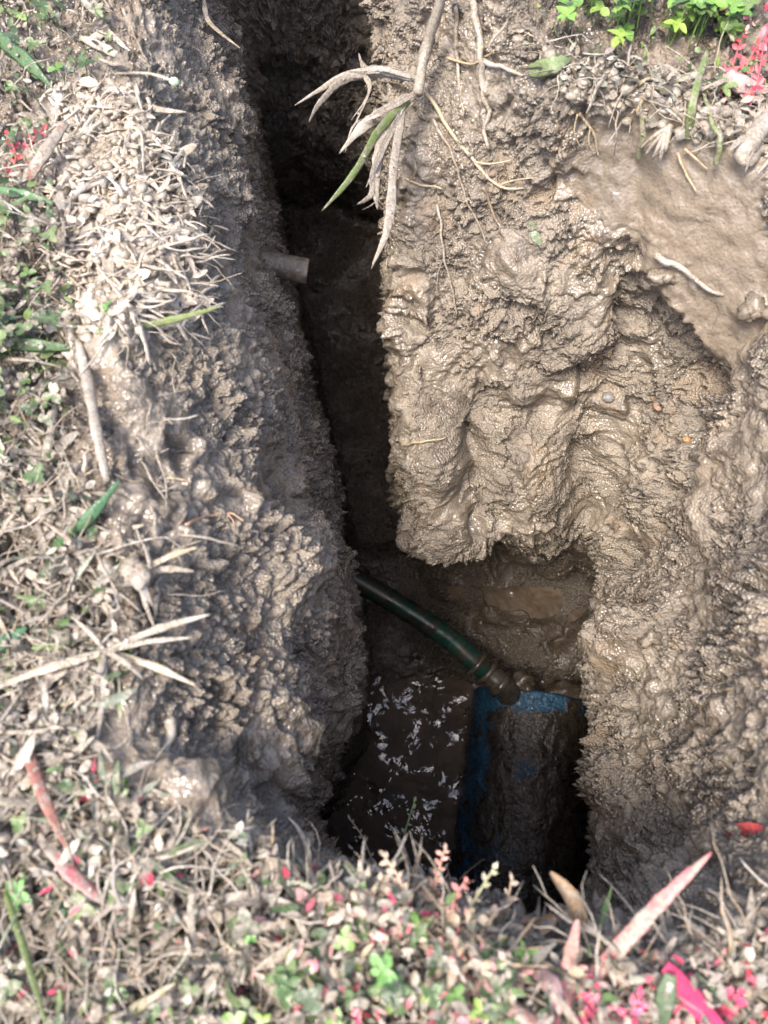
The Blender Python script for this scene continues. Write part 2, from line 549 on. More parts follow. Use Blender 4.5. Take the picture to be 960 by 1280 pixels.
def plant_material(name, rough=0.42, m1=(0.33, 0.285, 0.23), m2=(0.19, 0.158, 0.122), m3=(0.43, 0.395, 0.35), r0=0.1):
    """tint = own colour of each leaf, its alpha = how much mud it carries"""
    m, nt, P = mat(name); b = NB(nt)
    v = b.coord()
    at_n = b.n('ShaderNodeAttribute'); at_n.attribute_name = 'tint'
    col, alpha = at_n.outputs['Color'], at_n.outputs['Alpha']
    n1 = b.noise(v, 130, 4, 0.6)
    n2 = b.noise(v, 420, 3, 0.6)
    cover = b.rng(b.math('ADD', alpha, b.math('SUBTRACT', n1, 0.5)), 0.35, 0.62)
    mud = b.mix(b.rng(n2, 0.35, 0.65), m1, m2)
    mud = b.mix(b.rng(b.noise(v, 28, 2), 0.5, 0.7, 0, 0.6), mud, m3)
    own = b.mix(b.rng(n2, 0.4, 0.7, 0, 0.35), col, (0.03, 0.035, 0.02))
    b.l(b.mix(cover, own, mud), P.inputs['Base Color'])
    b.l(b.rng(b.noise(v, 90, 3), 0.35, 0.65, r0, rough + 0.22), P.inputs['Roughness'])
    P.inputs['Specular IOR Level'].default_value = 0.5
    h = b.math('ADD', b.math('MULTIPLY', n1, 0.9), b.math('MULTIPLY', n2, 0.5))
    b.l(b.bump(h, 0.6, 0.0022), P.inputs['Normal'])
    return m

M_PLANT = plant_material('muddy plant')
M_SLURRY = plant_material('pale mud slurry', 0.2, (0.46, 0.40, 0.33), (0.34, 0.28, 0.215), (0.52, 0.48, 0.43), 0.08)

# ------------------------------------------------------------------ mesh builder
class MB:
    def __init__(s): s.v = []; s.f = []; s.c = []
    def add(s, vs, fs, col):
        o = len(s.v); s.v += [tuple(p) for p in vs]
        s.f += [tuple(i + o for i in f) for f in fs]
        s.c += [col] * len(vs)
    def leaf(s, p, d, n, L, W, col, cup=0.25, curl=0.2):
        d = d.normalized(); side = d.cross(n)
        if side.length < 1e-4: side = d.orthogonal()
        side.normalize(); n = side.cross(d).normalized()
        vs = []
        j = R.uniform
        prof = ((0.0, 0.10), (0.22, j(.6, .85)), (0.52, j(.85, 1.1)), (0.8, j(.5, .85)), (1.0, j(.05, .25)))
        bend = j(-.3, .3); tw = j(-.7, .7); side0, n0 = side, n
        for t, w in prof:
            c = p + d * (L * t) - n0 * (curl * L * t * t) + side0 * (bend * L * t * t)
            side = side0 * math.cos(tw * t) + n0 * math.sin(tw * t); n = n0 * math.cos(tw * t) - side0 * math.sin(tw * t)
            h = W * 0.5 * w
            vs += [c - side * h + n * (cup * h), c - n * (0.10 * h), c + side * h + n * (cup * h)]
        fs = []
        for i in range(4):
            a = i * 3
            fs += [(a, a + 1, a + 4, a + 3), (a + 1, a + 2, a + 5, a + 4)]
        s.add(vs, fs, col)
    def tube(s, pts, rads, col, sides=6, flat=1.0, nrm=None, jit=0.0):
        pts = [Vector(p) for p in pts]
        n = len(pts); vs = []; fs = []
        prev = None
        for i, p in enumerate(pts):
            t = (pts[min(i + 1, n - 1)] - pts[max(i - 1, 0)])
            if t.length < 1e-7: t = Vector((0, 0, 1))
            t.normalize()
            if prev is None:
                u = (nrm if nrm is not None else t.orthogonal())
            else: u = prev
            u = (u - t * u.dot(t))
            if u.length < 1e-4: u = t.orthogonal()
            u.normalize(); prev = u
            w = t.cross(u).normalized()
            for k in range(sides):
                a = 2 * math.pi * k / sides
                j = 1 + R.uniform(-jit, jit)
                vs.append(p + (w * math.cos(a) + u * (math.sin(a) * flat)) * (rads[i] * j))
        for i in range(n - 1):
            for k in range(sides):
                a = i * sides + k; b_ = i * sides + (k + 1) % sides
                fs.append((a, b_, b_ + sides, a + sides))
        fs.append(tuple(reversed(range(sides)))); fs.append(tuple(range((n - 1) * sides, n * sides)))
        s.add(vs, fs, col)
    def lump(s, p, r, col, sq=(1, 1, 1), amp=0.3, lv=2, seed=0):
        vs, fs = ICO[lv]
        out = []
        off = Vector((seed * 3.7, seed * 1.3, seed * 7.1))
        for q_ in vs:
            k = 1 + amp * (mnoise.noise(q_ * 1.3 + off) + 0.6 * mnoise.noise(q_ * 3.1 + off) + (0.45 * mnoise.noise(q_ * 6.5 + off) if lv > 1 else 0))
            out.append(p + Vector((q_.x * sq[0], q_.y * sq[1], q_.z * sq[2])) * (r * k))
        s.add(out, fs, col)
    def build(s, name, m, parent=None, loc=None):
        me = bpy.data.meshes.new(name)
        loc = Vector(loc) if loc is not None else Vector((0, 0, 0))
        me.from_pydata([tuple(Vector(p) - loc) for p in s.v], [], s.f)
        a = me.color_attributes.new('tint', 'FLOAT_COLOR', 'POINT')
        a.data.foreach_set('color', np.array(s.c, np.float32).ravel())
        me.polygons.foreach_set('use_smooth', [True] * len(me.polygons))
        me.materials.append(m)
        o = bpy.data.objects.new(name, me); COL.objects.link(o)
        if parent is not None: o.parent = parent
        else: o.location = loc
        return o

def _ico(lv):
    b_ = bmesh.new(); bmesh.ops.create_icosphere(b_, subdivisions=lv, radius=1)
    b_.verts.ensure_lookup_table()
    r = ([v.co.copy() for v in b_.verts], [tuple(v.index for v in f.verts) for f in b_.faces]); b_.free(); return r
ICO = {1: _ico(1), 2: _ico(2), 3: _ico(3)}

def tag(o, label, cat, group=None, kind=None):
    o['label'] = label; o['category'] = cat
    if group: o['group'] = group
    if kind: o['kind'] = kind
    return o

def empty(name, loc, label, cat, group=None):
    o = bpy.data.objects.new(name, None); COL.objects.link(o)
    o.empty_display_size = 0.02; o.location = loc
    return tag(o, label, cat, group)

ground['kind'] = 'structure'; ground['label'] = 'wet brown clay ground with a deep narrow trench dug into it'

def spline(pts, n):
    P = [Vector(p) for p in pts]; m = len(P); out = []
    for i in range(n):
        u = i / (n - 1) * (m - 1); k = min(int(u), m - 2); t = u - k
        p0, p1, p2, p3 = P[max(k - 1, 0)], P[k], P[k + 1], P[min(k + 2, m - 1)]
        out.append(0.5 * ((2 * p1) + (p2 - p0) * t + (2 * p0 - 5 * p1 + 4 * p2 - p3) * t * t + (3 * p1 - p0 - 3 * p2 + p3) * t ** 3))
    return out

def path(pix, lift=0.004, n=14, lifts=None, rim=False):
    """points resting on the ground where the pixel's line of sight meets it, raised by lift metres"""
    out = []
    for i, (x, y) in enumerate(pix):
        p, nn = hit(x, y)
        l = lifts[i] if lifts else lift
        if rim and i and p.z < z0 - 0.03: p = at(x, y, z0)      # leans out over the hole
        z0 = p.z if i == 0 else max(z0, p.z)
        out.append(p - ray(x, y) * l)
    return spline(out, n)

def along(pix, depths, n=14):
    """points at given heights"""
    return spline([at(x, y, z) for (x, y), z in zip(pix, depths)], n)

# ------------------------------------------------------------------ colours
GREEN = [(0.06, 0.105, 0.035), (0.085, 0.14, 0.045), (0.05, 0.08, 0.035), (0.12, 0.17, 0.06)]
BRIGHT = [(0.14, 0.26, 0.05), (0.19, 0.29, 0.06), (0.11, 0.21, 0.05)]
GREY = [(0.16, 0.18, 0.13), (0.20, 0.20, 0.16), (0.11, 0.13, 0.09)]
TAN = [(0.34, 0.25, 0.16), (0.40, 0.31, 0.21), (0.26, 0.19, 0.12)]
PALE = [(0.47, 0.42, 0.36), (0.40, 0.35, 0.29), (0.52, 0.46, 0.40)]
PINK = [(0.55, 0.07, 0.13), (0.62, 0.16, 0.20), (0.45, 0.04, 0.07), (0.55, 0.28, 0.26)]
DARK = [(0.05, 0.045, 0.035), (0.09, 0.075, 0.05)]
def pick(pal, mud): 
    c = R.choice(pal); j = R.uniform(0.8, 1.2)
    return (c[0] * j, c[1] * j, c[2] * j, mud)

# ------------------------------------------------------------------ ground cover (nobody could count it)
def inpoly(x, y, poly):
    c = False
    for (x1, y1), (x2, y2) in zip(poly, poly[1:] + poly[:1]):
        if (y1 > y) != (y2 > y) and x < (x2 - x1) * (y - y1) / (y2 - y1) + x1: c = not c
    return c

def samples(poly, n, minz=0.25):
    xs_ = [p[0] for p in poly]; ys_ = [p[1] for p in poly]
    out = []
    tries = 0
    while len(out) < n and tries < n * 8:
        tries += 1
        x, y = R.uniform(min(xs_), max(xs_)), R.uniform(min(ys_), max(ys_))
        if not inpoly(x, y, poly): continue
        p, nn = hit(x, y)
        if nn.z < minz or p.z < -0.16: continue
        out.append((p, nn))
    return out

def rdir(nn, tilt):
    a = R.uniform(0, 2 * math.pi)
    d = Vector((math.cos(a), math.sin(a), R.uniform(-0.15, tilt)))
    return d.normalized()

cover = {}
def mbk(k):
    if k not in cover: cover[k] = MB()
    return cover[k]

def scatter(poly, n, mix_, size=(0.003, 0.0105), lift=(0.0, 0.016), tilt=0.6, ratio=(0.22, 0.8), minz=0.25):
    tot = sum(w for *_, w in mix_)
    for p, nn in samples(poly, n, minz):
        u = R.uniform(0, tot)
        for key, pal, mud, w in mix_:
            u -= w
            if u <= 0: break
        L = size[0] + (size[1] - size[0]) * R.random() ** 1.4; d = rdir(nn, tilt)
        nv = (nn + Vector((R.uniform(-.7, .7), R.uniform(-.7, .7), R.uniform(0, .6)))).normalized()
        c = pick(pal, min(1, max(0, mud + R.uniform(-0.25, 0.25))))
        q_ = p + Vector((0, 0, R.uniform(*lift)))
        mbk(key).leaf(q_, d, nv, L, L * R.uniform(*ratio), c, R.uniform(-0.35, 0.3), R.uniform(-0.3, 0.5))

def clovers(poly, n, pal, mud, size=(0.006, 0.010), lift=(0.008, 0.03), key='clover_cover'):
    for p, nn in samples(poly, n, 0.3):
        top = p + Vector((R.uniform(-.01, .01), R.uniform(-.01, .01), R.uniform(*lift)))
        c = pick(pal, max(0, mud + R.uniform(-.2, .2)))
        mbk(key).tube(spline([p - nn * 0.003, (p + top) / 2 + Vector((R.uniform(-.003, .003), 0, 0)), top], 4), [0.0007] * 4, c, 4)
        L = R.uniform(*size); a0 = R.uniform(0, 6.28)
        for k in range(R.choice((3, 3, 3, 4))):
            a = a0 + k * 2.094
            d = Vector((math.cos(a), math.sin(a), R.uniform(-.1, .45)))
            mbk(key).leaf(top, d, Vector((0, 0, 1)), L, L * R.uniform(.75, .95), c, R.uniform(0, .35), R.uniform(-.1, .35))

def blades(poly, n, pal, mud, L=(0.012, 0.045), W=(0.0007, 0.0019), key='grass_cover', up_=(-0.05, 0.22)):
    for p, nn in samples(poly, n, 0.25):
        d = rdir(nn, up_[1]); d.z = R.uniform(*up_); d.normalize()
        l = R.uniform(*L); sg = Vector((R.uniform(-.4, .4), R.uniform(-.4, .4), R.uniform(-.3, .1))) * l
        pts = [p + Vector((0, 0, R.uniform(0.001, 0.01))) + d * (l * t) + sg * (t * t) for t in (0, .2, .4, .6, .8, 1)]
        w = R.uniform(*W)
        mbk(key).tube(pts, [w * .7, w, w, w * .9, w * .6, w * .12], pick(pal, max(0, min(1, mud + R.uniform(-.3, .3)))), 6, 0.28, Vector((R.uniform(-.4, .4), R.uniform(-.4, .4), 1)), 0.08)

def twigs(poly, n, pal, mud, L=(0.02, 0.06), key='root_litter', rr=(0.0004, 0.0011)):
    for p, nn in samples(poly, n, 0.1):
        d = rdir(nn, 0.5); l = R.uniform(*L)
        pts = [p + Vector((0, 0, R.uniform(0.002, 0.012)))]
        for k in range(6):
            d = (d + Vector((R.uniform(-.5, .5), R.uniform(-.5, .5), R.uniform(-.45, .3)))).normalized()
            pts.append(pts[-1] + d * (l / 6))
        r = R.uniform(*rr)
        mbk(key).tube(pts, [r * (1 - .1 * k) for k in range(7)], pick(pal, mud), 5)

def strands(poly, n, key, pal, mud, L=(0.012, 0.05), rr=(0.0008, 0.0024), minz=0.1, droop=-.25):
    """stems and roots caked in clay, lying over one another"""
    for p, nn in samples(poly, n, minz):
        d = rdir(nn, 0.25); l = R.uniform(*L); r = R.uniform(*rr)
        pts = [p + nn * (r * .7 + R.uniform(0, .004))]
        for k in range(9):
            d = (d + Vector((R.uniform(-.2, .2), R.uniform(-.2, .2), R.uniform(droop * .6 - .1, .12)))).normalized()
            pts.append(pts[-1] + d * (l / 9))
        rs = [r * (1 - .06 * k) * (1 + .35 * mnoise.noise(pts[k] * 150) + .25 * mnoise.noise(pts[k] * 420)) for k in range(10)]
        rs[-1] *= .4
        mbk(key).tube(pts, rs, pick(pal, mud), 7, R.uniform(.3, .8), None, .16)

def crumbs(poly, n, size=(0.002, 0.007), minz=0.0, key='mud_crumbs', pal=TAN):
    for p, nn in samples(poly, n, minz):
        mbk(key).lump(p + nn * 0.001, R.uniform(*size), pick(pal, 0.95), (R.uniform(.7, 1.3), R.uniform(.7, 1.3), R.uniform(.5, 1)), 0.45, 1, R.random() * 50)

Z_TL = [(-250, -160), (130, -160), (150, 30), (135, 110), (60, 130), (-250, 200)]
Z_SPL = [(70, 105), (170, 110), (235, 200), (268, 280), (245, 400), (200, 430), (70, 420), (60, 250)]
Z_LM = [(-250, 180), (60, 130), (80, 260), (100, 420), (80, 600), (-250, 620)]
Z_LL = [(-250, 580), (80, 560), (120, 600), (150, 760), (160, 860), (100, 950), (-250, 980)]
Z_BL = [(-250, 930), (60, 940), (180, 990), (270, 1040), (400, 1080), (480, 1110), (480, 1500), (-250, 1500)]
Z_BC = [(380, 1075), (520, 1100), (610, 1140), (690, 1180), (760, 1170), (790, 1500), (360, 1500)]
Z_BR = [(740, 1160), (860, 1165), (960, 1150), (1200, 1120), (1200, 1500), (740, 1500)]
Z_TR = [(560, -200), (620, -20), (690, 50), (780, 100), (960, 120), (1250, 160), (1250, -250)]
Z_TRE = [(620, 10), (700, 70), (960, 110), (1200, 140), (1200, 240), (960, 200), (780, 150), (690, 110)]
Z_TRR = [(870, -150), (1200, -150), (1200, 170), (930, 150), (900, 60)]

LIT, GRN = 'leaf_litter', 'green_leaf_cover'
scatter(Z_TL, 1500, [(LIT, GREY, .6, 3), (GRN, GREEN, .1, 3), (LIT, TAN, .8, 2), (LIT, DARK, .2, 1)])
clovers(Z_TL, 150, GREEN + GREEN + BRIGHT, .25)
scatter(Z_SPL, 420, [('mud_coated_leaves', PALE, 1, 3), ('mud_coated_leaves', TAN, 1, 1)], (0.005, 0.020), (-0.002, 0.006), 0.3, (0.2, 0.6))
crumbs(Z_SPL, 110, (0.002, 0.006), 0.1, 'mud_coated_leaves', PALE)
scatter(Z_LM, 2000, [(LIT, GREY, .6, 3), (GRN, GREEN, .1, 6), (LIT, TAN, .8, 2), (LIT, DARK, .2, 1)])
clovers([(-200, 300), (60, 250), (85, 420), (75, 590), (-200, 600)], 110, GREEN, .35)
scatter(Z_LL, 2000, [(LIT, GREY, .65, 5), (LIT, TAN, .85, 3), (GRN, GREEN, .3, 1.6), (LIT, DARK, .2, 1)])
scatter(Z_BL, 5200, [(LIT, GREY, .6, 5), (LIT, TAN, .75, 4), (GRN, GREEN, .3, 2), (LIT, DARK, .1, 1.2), ('painted_leaves', PINK, .3, .5)])
clovers(Z_BL, 60, GREEN, .45)
scatter(Z_BC, 2600, [(LIT, TAN, .55, 5), ('painted_leaves', PINK, .35, 1.6), (LIT, GREY, .5, 2), (GRN, GREEN, .1, 1.2)], lift=(0.001, 0.03))
clovers([(300, 1190), (520, 1150), (640, 1190), (640, 1450), (260, 1450)], 85, GREEN + GREEN + BRIGHT, .25, lift=(0.01, 0.035))
scatter(Z_BR, 2400, [(LIT, TAN, .7, 5), ('painted_leaves', PINK, .2, 1.6), (LIT, GREY, .6, 2), (LIT, DARK, .2, .6)], lift=(0.001, 0.025))
ROSY = [(0.50, 0.36, 0.26), (0.46, 0.26, 0.22), (0.52, 0.42, 0.30), (0.40, 0.30, 0.2)]
ZR = [(395, 1085), (440, 1062), (520, 1075), (600, 1118), (670, 1165), (640, 1230), (520, 1190), (400, 1150)]
scatter(ZR, 280, [(LIT, ROSY, .5, 3), (GRN, GREEN, .3, 1)], (0.004, 0.010), (0.006, 0.034), 0.7, (0.4, 0.75))
strands(ZR, 90, 'caked_stems', ROSY, .4, (0.012, 0.035), (0.0006, 0.0012), 0.1, .5)
scatter([(690, 1180), (820, 1190), (990, 1230), (990, 1450), (690, 1450)], 160, [('painted_leaves', PINK, 0.0, 1)], (0.004, 0.010), (0.003, 0.02))
scatter(Z_TR, 900, [(GRN, GREEN, .1, 4), (GRN, BRIGHT, .0, 2), (LIT, GREY, .5, 2), (LIT, DARK, .2, 2)])
clovers([(640, -200), (680, 10), (780, 60), (930, 70), (930, -200)], 460, GREEN + BRIGHT + BRIGHT + BRIGHT, .0, (0.008, 0.0135), (0.008, 0.045))
scatter(Z_TRE, 900, [(LIT, DARK, .3, 3), (LIT, TAN, .7, 3), (LIT, GREY, .5, 2)], (0.005, 0.014), (0.0, 0.01))
scatter(Z_TRR, 650, [('painted_leaves', PINK, .05, 3), (LIT, TAN, .5, 2), (GRN, GREEN, .2, 1)], (0.005, 0.011), (0.005, 0.03))
SHRED = [(LIT, TAN, .8, 4), (LIT, PALE, .8, 1.5), (LIT, GREY, .6, 3), (GRN, GREEN, .3, 2), (LIT, DARK, .2, 1.5)]
for z_, n_ in ((Z_BL, 800), (Z_LL, 330), (Z_BR, 280), (Z_LM, 160), (Z_TL, 120), (Z_BC, 150), (Z_TRE, 120)):
    scatter(z_, n_, SHRED, (0.010, 0.032), (0.001, 0.014), 0.3, (0.12, 0.3))
strands(Z_SPL, 330, 'mud_coated_leaves', PALE, 1, (0.012, 0.045), (0.0012, 0.0034))
strands([(130, 120), (225, 190), (265, 280), (245, 420), (215, 430), (190, 200)], 80, 'mud_coated_leaves', PALE, 1, (0.015, 0.04), (0.001, 0.0026), 0.0, -.45)
for z_, n_ in ((Z_LL, 330), (Z_BL, 520), (Z_BR, 200), (Z_LM, 160), (Z_TL, 120), (Z_TRE, 220), (Z_BC, 120), ([(170, 420), (230, 440), (225, 700), (200, 760), (170, 700)], 35)):
    strands(z_, n_, 'caked_stems', TAN + PALE, .95)
scatter([(130, 120), (235, 200), (275, 300), (245, 420), (215, 430), (190, 200)], 45, [('mud_coated_leaves', PALE, 1, 1)], (0.012, 0.026), (0.0, 0.008), 0.1, (0.18, 0.35), 0.0)
for z_, n_, pal_, mud_ in ((Z_TL, 60, GREY + TAN, .6), (Z_SPL, 50, PALE, .9), (Z_LM, 60, GREY + TAN, .6), (Z_LL, 200, GREY + TAN, .7), (Z_BL, 420, TAN + GREY + GREEN, .6), (Z_BC, 90, TAN, .5), (Z_BR, 130, TAN, .6), (Z_TRE, 70, TAN + DARK, .5)):
    blades(z_, n_, pal_, mud_)
    twigs(z_, n_ * 2, TAN + PALE, .5)
for z_, n_ in ((Z_SPL, 160), (Z_LL, 220), (Z_BL, 420), (Z_BC, 160), (Z_BR, 420), (Z_TRE, 320), (Z_LM, 100)):
    crumbs(z_, n_)
COVER_INFO = {
    'leaf_litter': ('dull tan and grey mud-smeared leaf litter matted over the trench rims', 'leaf litter'),
    'green_leaf_cover': ('small dark green leaves growing low among the muddy litter', 'ground cover'),
    'clover_cover': ('green three-leaved clover growing in patches around the rims', 'clover'),
    'mud_coated_leaves': ('pale slurry-coated leaves on the left shoulder of the trench', 'ground cover'),
    'painted_leaves': ('low leaves sprayed with pink marking paint among the litter', 'ground cover'),
    'grass_cover': ('short flattened muddy grass strands strewn along the rims', 'grass'),
    'root_litter': ('fine pale rootlets tangled through the rim litter', 'roots'),
    'caked_stems': ('matted stems and rootlets caked in grey-tan clay along the rims', 'stems'),
    'mud_crumbs': ('small wet mud crumbs scattered along the rims', 'mud crumbs'),
}
for k, mb_ in cover.items():
    o = mb_.build(k, M_SLURRY if k == 'mud_coated_leaves' else M_PLANT); tag(o, *COVER_INFO[k], kind='stuff')

# ------------------------------------------------------------------ trench floor: water, pipe, hose
def water():
    poly = POLY[-1]
    c = poly.mean(0)
    m, nt, P = mat('muddy water'); b = NB(nt); v = b.coord()
    b.l(b.mix(b.rng(b.noise(v, 14, 4), 0.4, 0.65), (0.100, 0.070, 0.047), (0.066, 0.048, 0.033)), P.inputs['Base Color'])
    spot = b.rng(b.noise(v, 26, 4, 0.6, 0.8), 0.54, 0.57)
    b.l(b.rng(spot, 0, 1, 0.2, 1.0, False), P.inputs['Specular IOR Level'])
    b.l(b.rng(spot, 0, 1, 0.55, 0.03, False), P.inputs['Roughness'])
    h = b.math('ADD', b.noise(v, 16, 2, 0.5, 0.6), b.math('MULTIPLY', b.noise(v, 50, 2, 0.5), 0.3))
    b.l(b.bump(h, 0.8, 0.014), P.inputs['Normal'])
    bm_ = bmesh.new()
    n = 40
    xs_ = np.linspace(-0.26, 0.46, n); ys_ = np.linspace(-0.16, 0.46, n)
    g = [[bm_.verts.new((x, y, -1.076)) for y in ys_] for x in xs_]
    for i in range(n - 1):
        for j in range(n - 1): bm_.faces.new((g[i][j], g[i + 1][j], g[i + 1][j + 1], g[i][j + 1]))
    me = bpy.data.meshes.new('muddy_water'); bm_.to_mesh(me); bm_.free()
    me.materials.append(m); me.polygons.foreach_set('use_smooth', [True] * len(me.polygons))
    o = bpy.data.objects.new('muddy_water', me); COL.objects.link(o)
    o['kind'] = 'structure'; o['label'] = 'shallow brown muddy water shining on the trench floor'
water()

def pipe():
    rad_ = 0.121
    A = at(668, 874, -1.012); B = at(640, 1150, -1.024)
    ax = (B - A).normalized()
    root = empty('water_pipe', A, 'large blue plastic water pipe smeared with brown mud at the trench bottom', 'pipe')
    m, nt, P = mat('muddy blue pipe'); b = NB(nt); v = b.coord()
    sep = b.n('ShaderNodeSeparateXYZ'); b.l(v, sep.inputs[0])
    n1 = b.noise(v, 26, 4, 0.6, 0.6)
    # pipe local: z runs along the pipe from its far end, x across
    e = b.math('ADD', b.rng(sep.outputs[2], 0.014, 0.058), b.math('MULTIPLY', b.math('SUBTRACT', n1, 0.5), 2.2))
    e = b.math('ADD', e, b.math('MULTIPLY', sep.outputs[0], 5.5))
    endmask = b.rng(e, 0.15, 0.55, 0.9, 0)
    def blob(cx, cz, rx, rz):
        dx = b.math('DIVIDE', b.math('SUBTRACT', sep.outputs[0], cx), rx); dz = b.math('DIVIDE', b.math('SUBTRACT', sep.outputs[2], cz), rz)
        d = b.math('ADD', b.math('MULTIPLY', dx, dx), b.math('MULTIPLY', dz, dz))
        d = b.math('ADD', d, b.math('MULTIPLY', b.math('SUBTRACT', b.noise(v, 60, 4, 0.65, 0.4), 0.5), 4.2))
        return b.rng(d, 0.1, 1.3, 0.85, 0)
    mask = b.math('MAXIMUM', endmask, b.math('MAXIMUM', blob(-0.103, 0.147, 0.022, 0.062), b.math('MULTIPLY', blob(-0.026, 0.142, 0.020, 0.020), .7)))
    mask = b.math('MAXIMUM', mask, b.math('MULTIPLY', blob(-0.07, 0.29, 0.05, 0.015), 0.4))
    mudc = b.mix(b.rng(b.noise(v, 70, 4), .4, .65), (0.044, 0.033, 0.024), (0.028, 0.022, 0.017))
    mask = b.math('MULTIPLY', mask, b.rng(b.noise(v, 150, 4, 0.65), 0.30, 0.56, 0.35, 1.0))
    b.l(b.mix(mask, mudc, (0.014, 0.082, 0.155)), P.inputs['Base Color'])
    b.l(b.rng(b.noise(v, 60, 3), .4, .65, 0.08, 0.38), P.inputs['Roughness'])
    h = b.math('ADD', b.noise(v, 55, 4, 0.6), b.math('MULTIPLY', b.noise(v, 190, 3, .6), 0.35))
    h = b.math('SUBTRACT', h, b.math('MULTIPLY', mask, 0.25))
    b.l(b.bump(h, 0.8, 0.008), P.inputs['Normal'])
    L = (B - A).length + 0.25
    zax = ax; xax = Vector((0, 0, 1)).cross(zax).normalized()
    if xax.x < 0: xax = -xax
    yax = zax.cross(xax)
    Mx = Matrix((xax, yax, zax)).transposed()
    def tubeobj(name, prof, sides=160):
        vs, fs = [], []
        for r, z in prof:
            for k in range(sides):
                a = 2 * math.pi * k / sides
                q_ = Vector((r * math.cos(a), r * math.sin(a), z))
                m_ = min(1, max(0, (z - 0.02) / 0.05))
                k_ = 1 + m_ * (0.030 * mnoise.noise(q_ * 22) + 0.022 * mnoise.noise(q_ * 55) + 0.012 * mnoise.noise(q_ * 120)) / 1
                vs.append((q_.x * k_, q_.y * k_, z))
        for i in range(len(prof) - 1):
            for k in range(sides):
                a = i * sides + k; c = i * sides + (k + 1) % sides
                fs.append((a, c, c + sides, a + sides))
        me = bpy.data.meshes.new(name); me.from_pydata(vs, [], fs); me.materials.append(m)
        me.polygons.foreach_set('use_smooth', [True] * len(fs))
        o = bpy.data.objects.new(name, me); COL.objects.link(o); o.parent = root
        o.rotation_euler = Mx.to_euler(); return o
    prof = [(rad_ - 0.009, 0.25), (rad_ - 0.009, 0.004), (rad_ - 0.006, 0.0), (rad_ - 0.001, 0.0005), (rad_, 0.004)]
    prof += [(rad_, z) for z in np.linspace(0.008, L, 110)]
    tubeobj('barrel', prof)
    col = [(rad_ + 0.0005, -0.001), (rad_ + 0.004, 0.0), (rad_ + 0.005, 0.006), (rad_ + 0.004, 0.012), (rad_ + 0.0005, 0.014)]
    return root
pipe()

def simple(name, c1, c2, rough, sc_=60, bumpd=0.002):
    m, nt, P = mat(name); b = NB(nt); v = b.coord()
    n = b.noise(v, sc_, 4, .6)
    b.l(b.mix(b.rng(n, .42, .62), c1, c2), P.inputs['Base Color'])
    b.l(b.rng(b.noise(v, sc_ * .7, 3), .35, .65, rough * .5, rough * 1.3), P.inputs['Roughness'])
    b.l(b.bump(n, .7, bumpd), P.inputs['Normal'])
    return m
M_HOSE = simple('muddy green hose', (0.008, 0.034, 0.026), (0.034, 0.028, 0.021), 0.3, 34)
M_BRASS = simple('muddy metal fitting', (0.062, 0.052, 0.040), (0.035, 0.028, 0.022), 0.35, 80)
M_CLOD = plant_material('wet clod', 0.4, (0.20, 0.165, 0.125), (0.13, 0.105, 0.08), (0.24, 0.195, 0.145), 0.15)
M_CLOD_SHADE = plant_material('shaded wet clod', 0.3, (0.070, 0.054, 0.040), (0.045, 0.035, 0.026), (0.09, 0.07, 0.05), 0.08)  # copy of the clod mud, darkened to carry the pit's shade
M_STUB = simple('mud slip', (0.20, 0.16, 0.12), (0.12, 0.095, 0.07), 0.22, 70, 0.006)

def hose():
    A = at(428, 712, -0.82)
    root = empty('green_hose', A, 'dark green service hose running from the left wall down to the blue pipe', 'hose')
    K = (0, 0, 0, 0)
    pts = spline([at(405, 700, -0.80), at(440, 722, -0.815), at(500, 757, -0.835), at(560, 797, -0.855), at(588, 822, -0.866), at(606, 838, -0.874)], 26)
    h = MB(); h.tube(pts, [0.0205] * 26, K, 20); h.build('hose', M_HOSE, root, A)
    ax = (pts[-1] - pts[-4]).normalized()
    for t in (-0.020, 0.005):
        c = pts[-1] + ax * t
        k = MB(); k.tube([c - ax * .005, c - ax * .004, c + ax * .004, c + ax * .005], [.0225, .0262, .0262, .0225], K, 24); k.build('clamp', M_BRASS, root, A)
    c0 = pts[-1] + ax * 0.008
    f = MB(); f.tube(spline([c0, c0 + ax * .02, c0 + ax * .036 + Vector((0.004, 0, -.006)), c0 + ax * .046 + Vector((0.01, -.004, -.026)), c0 + ax * .05 + Vector((.012, -.01, -.06))], 14), [.0195] * 3 + [.022] * 8 + [.026] * 3, K, 18); f.build('elbow', M_BRASS, root, A)
    n_ = MB(); c1 = c0 + ax * .03; n_.tube([c1 - ax * .007, c1 - ax * .006, c1 + ax * .006, c1 + ax * .007], [.022, .0275, .0275, .022], K, 6); n_.build('hex_nut', M_BRASS, root, A)
hose()

def stub():
    p, nn = hit(335, 330)
    end = at(384, 340, p.z - 0.012)
    d = (end - p); d = Vector((d.x, d.y, -0.01)); d.normalize()
    end = p + d * 0.055
    s = MB()
    st = p - d * 0.06
    pts = spline([st, p, p + d * .02, end - d * .004, end], 14)
    rr = [0.0175] * 12 + [0.0165, 0.012]
    s.tube(pts, rr, (0.25, 0.19, 0.13, 1), 24, 1.0, None, 0.03)
    o = s.build('pipe_stub', M_STUB, None, p)
    tag(o, 'short mud-coated round stub sticking out of the dark left wall', 'pipe stub')
stub()

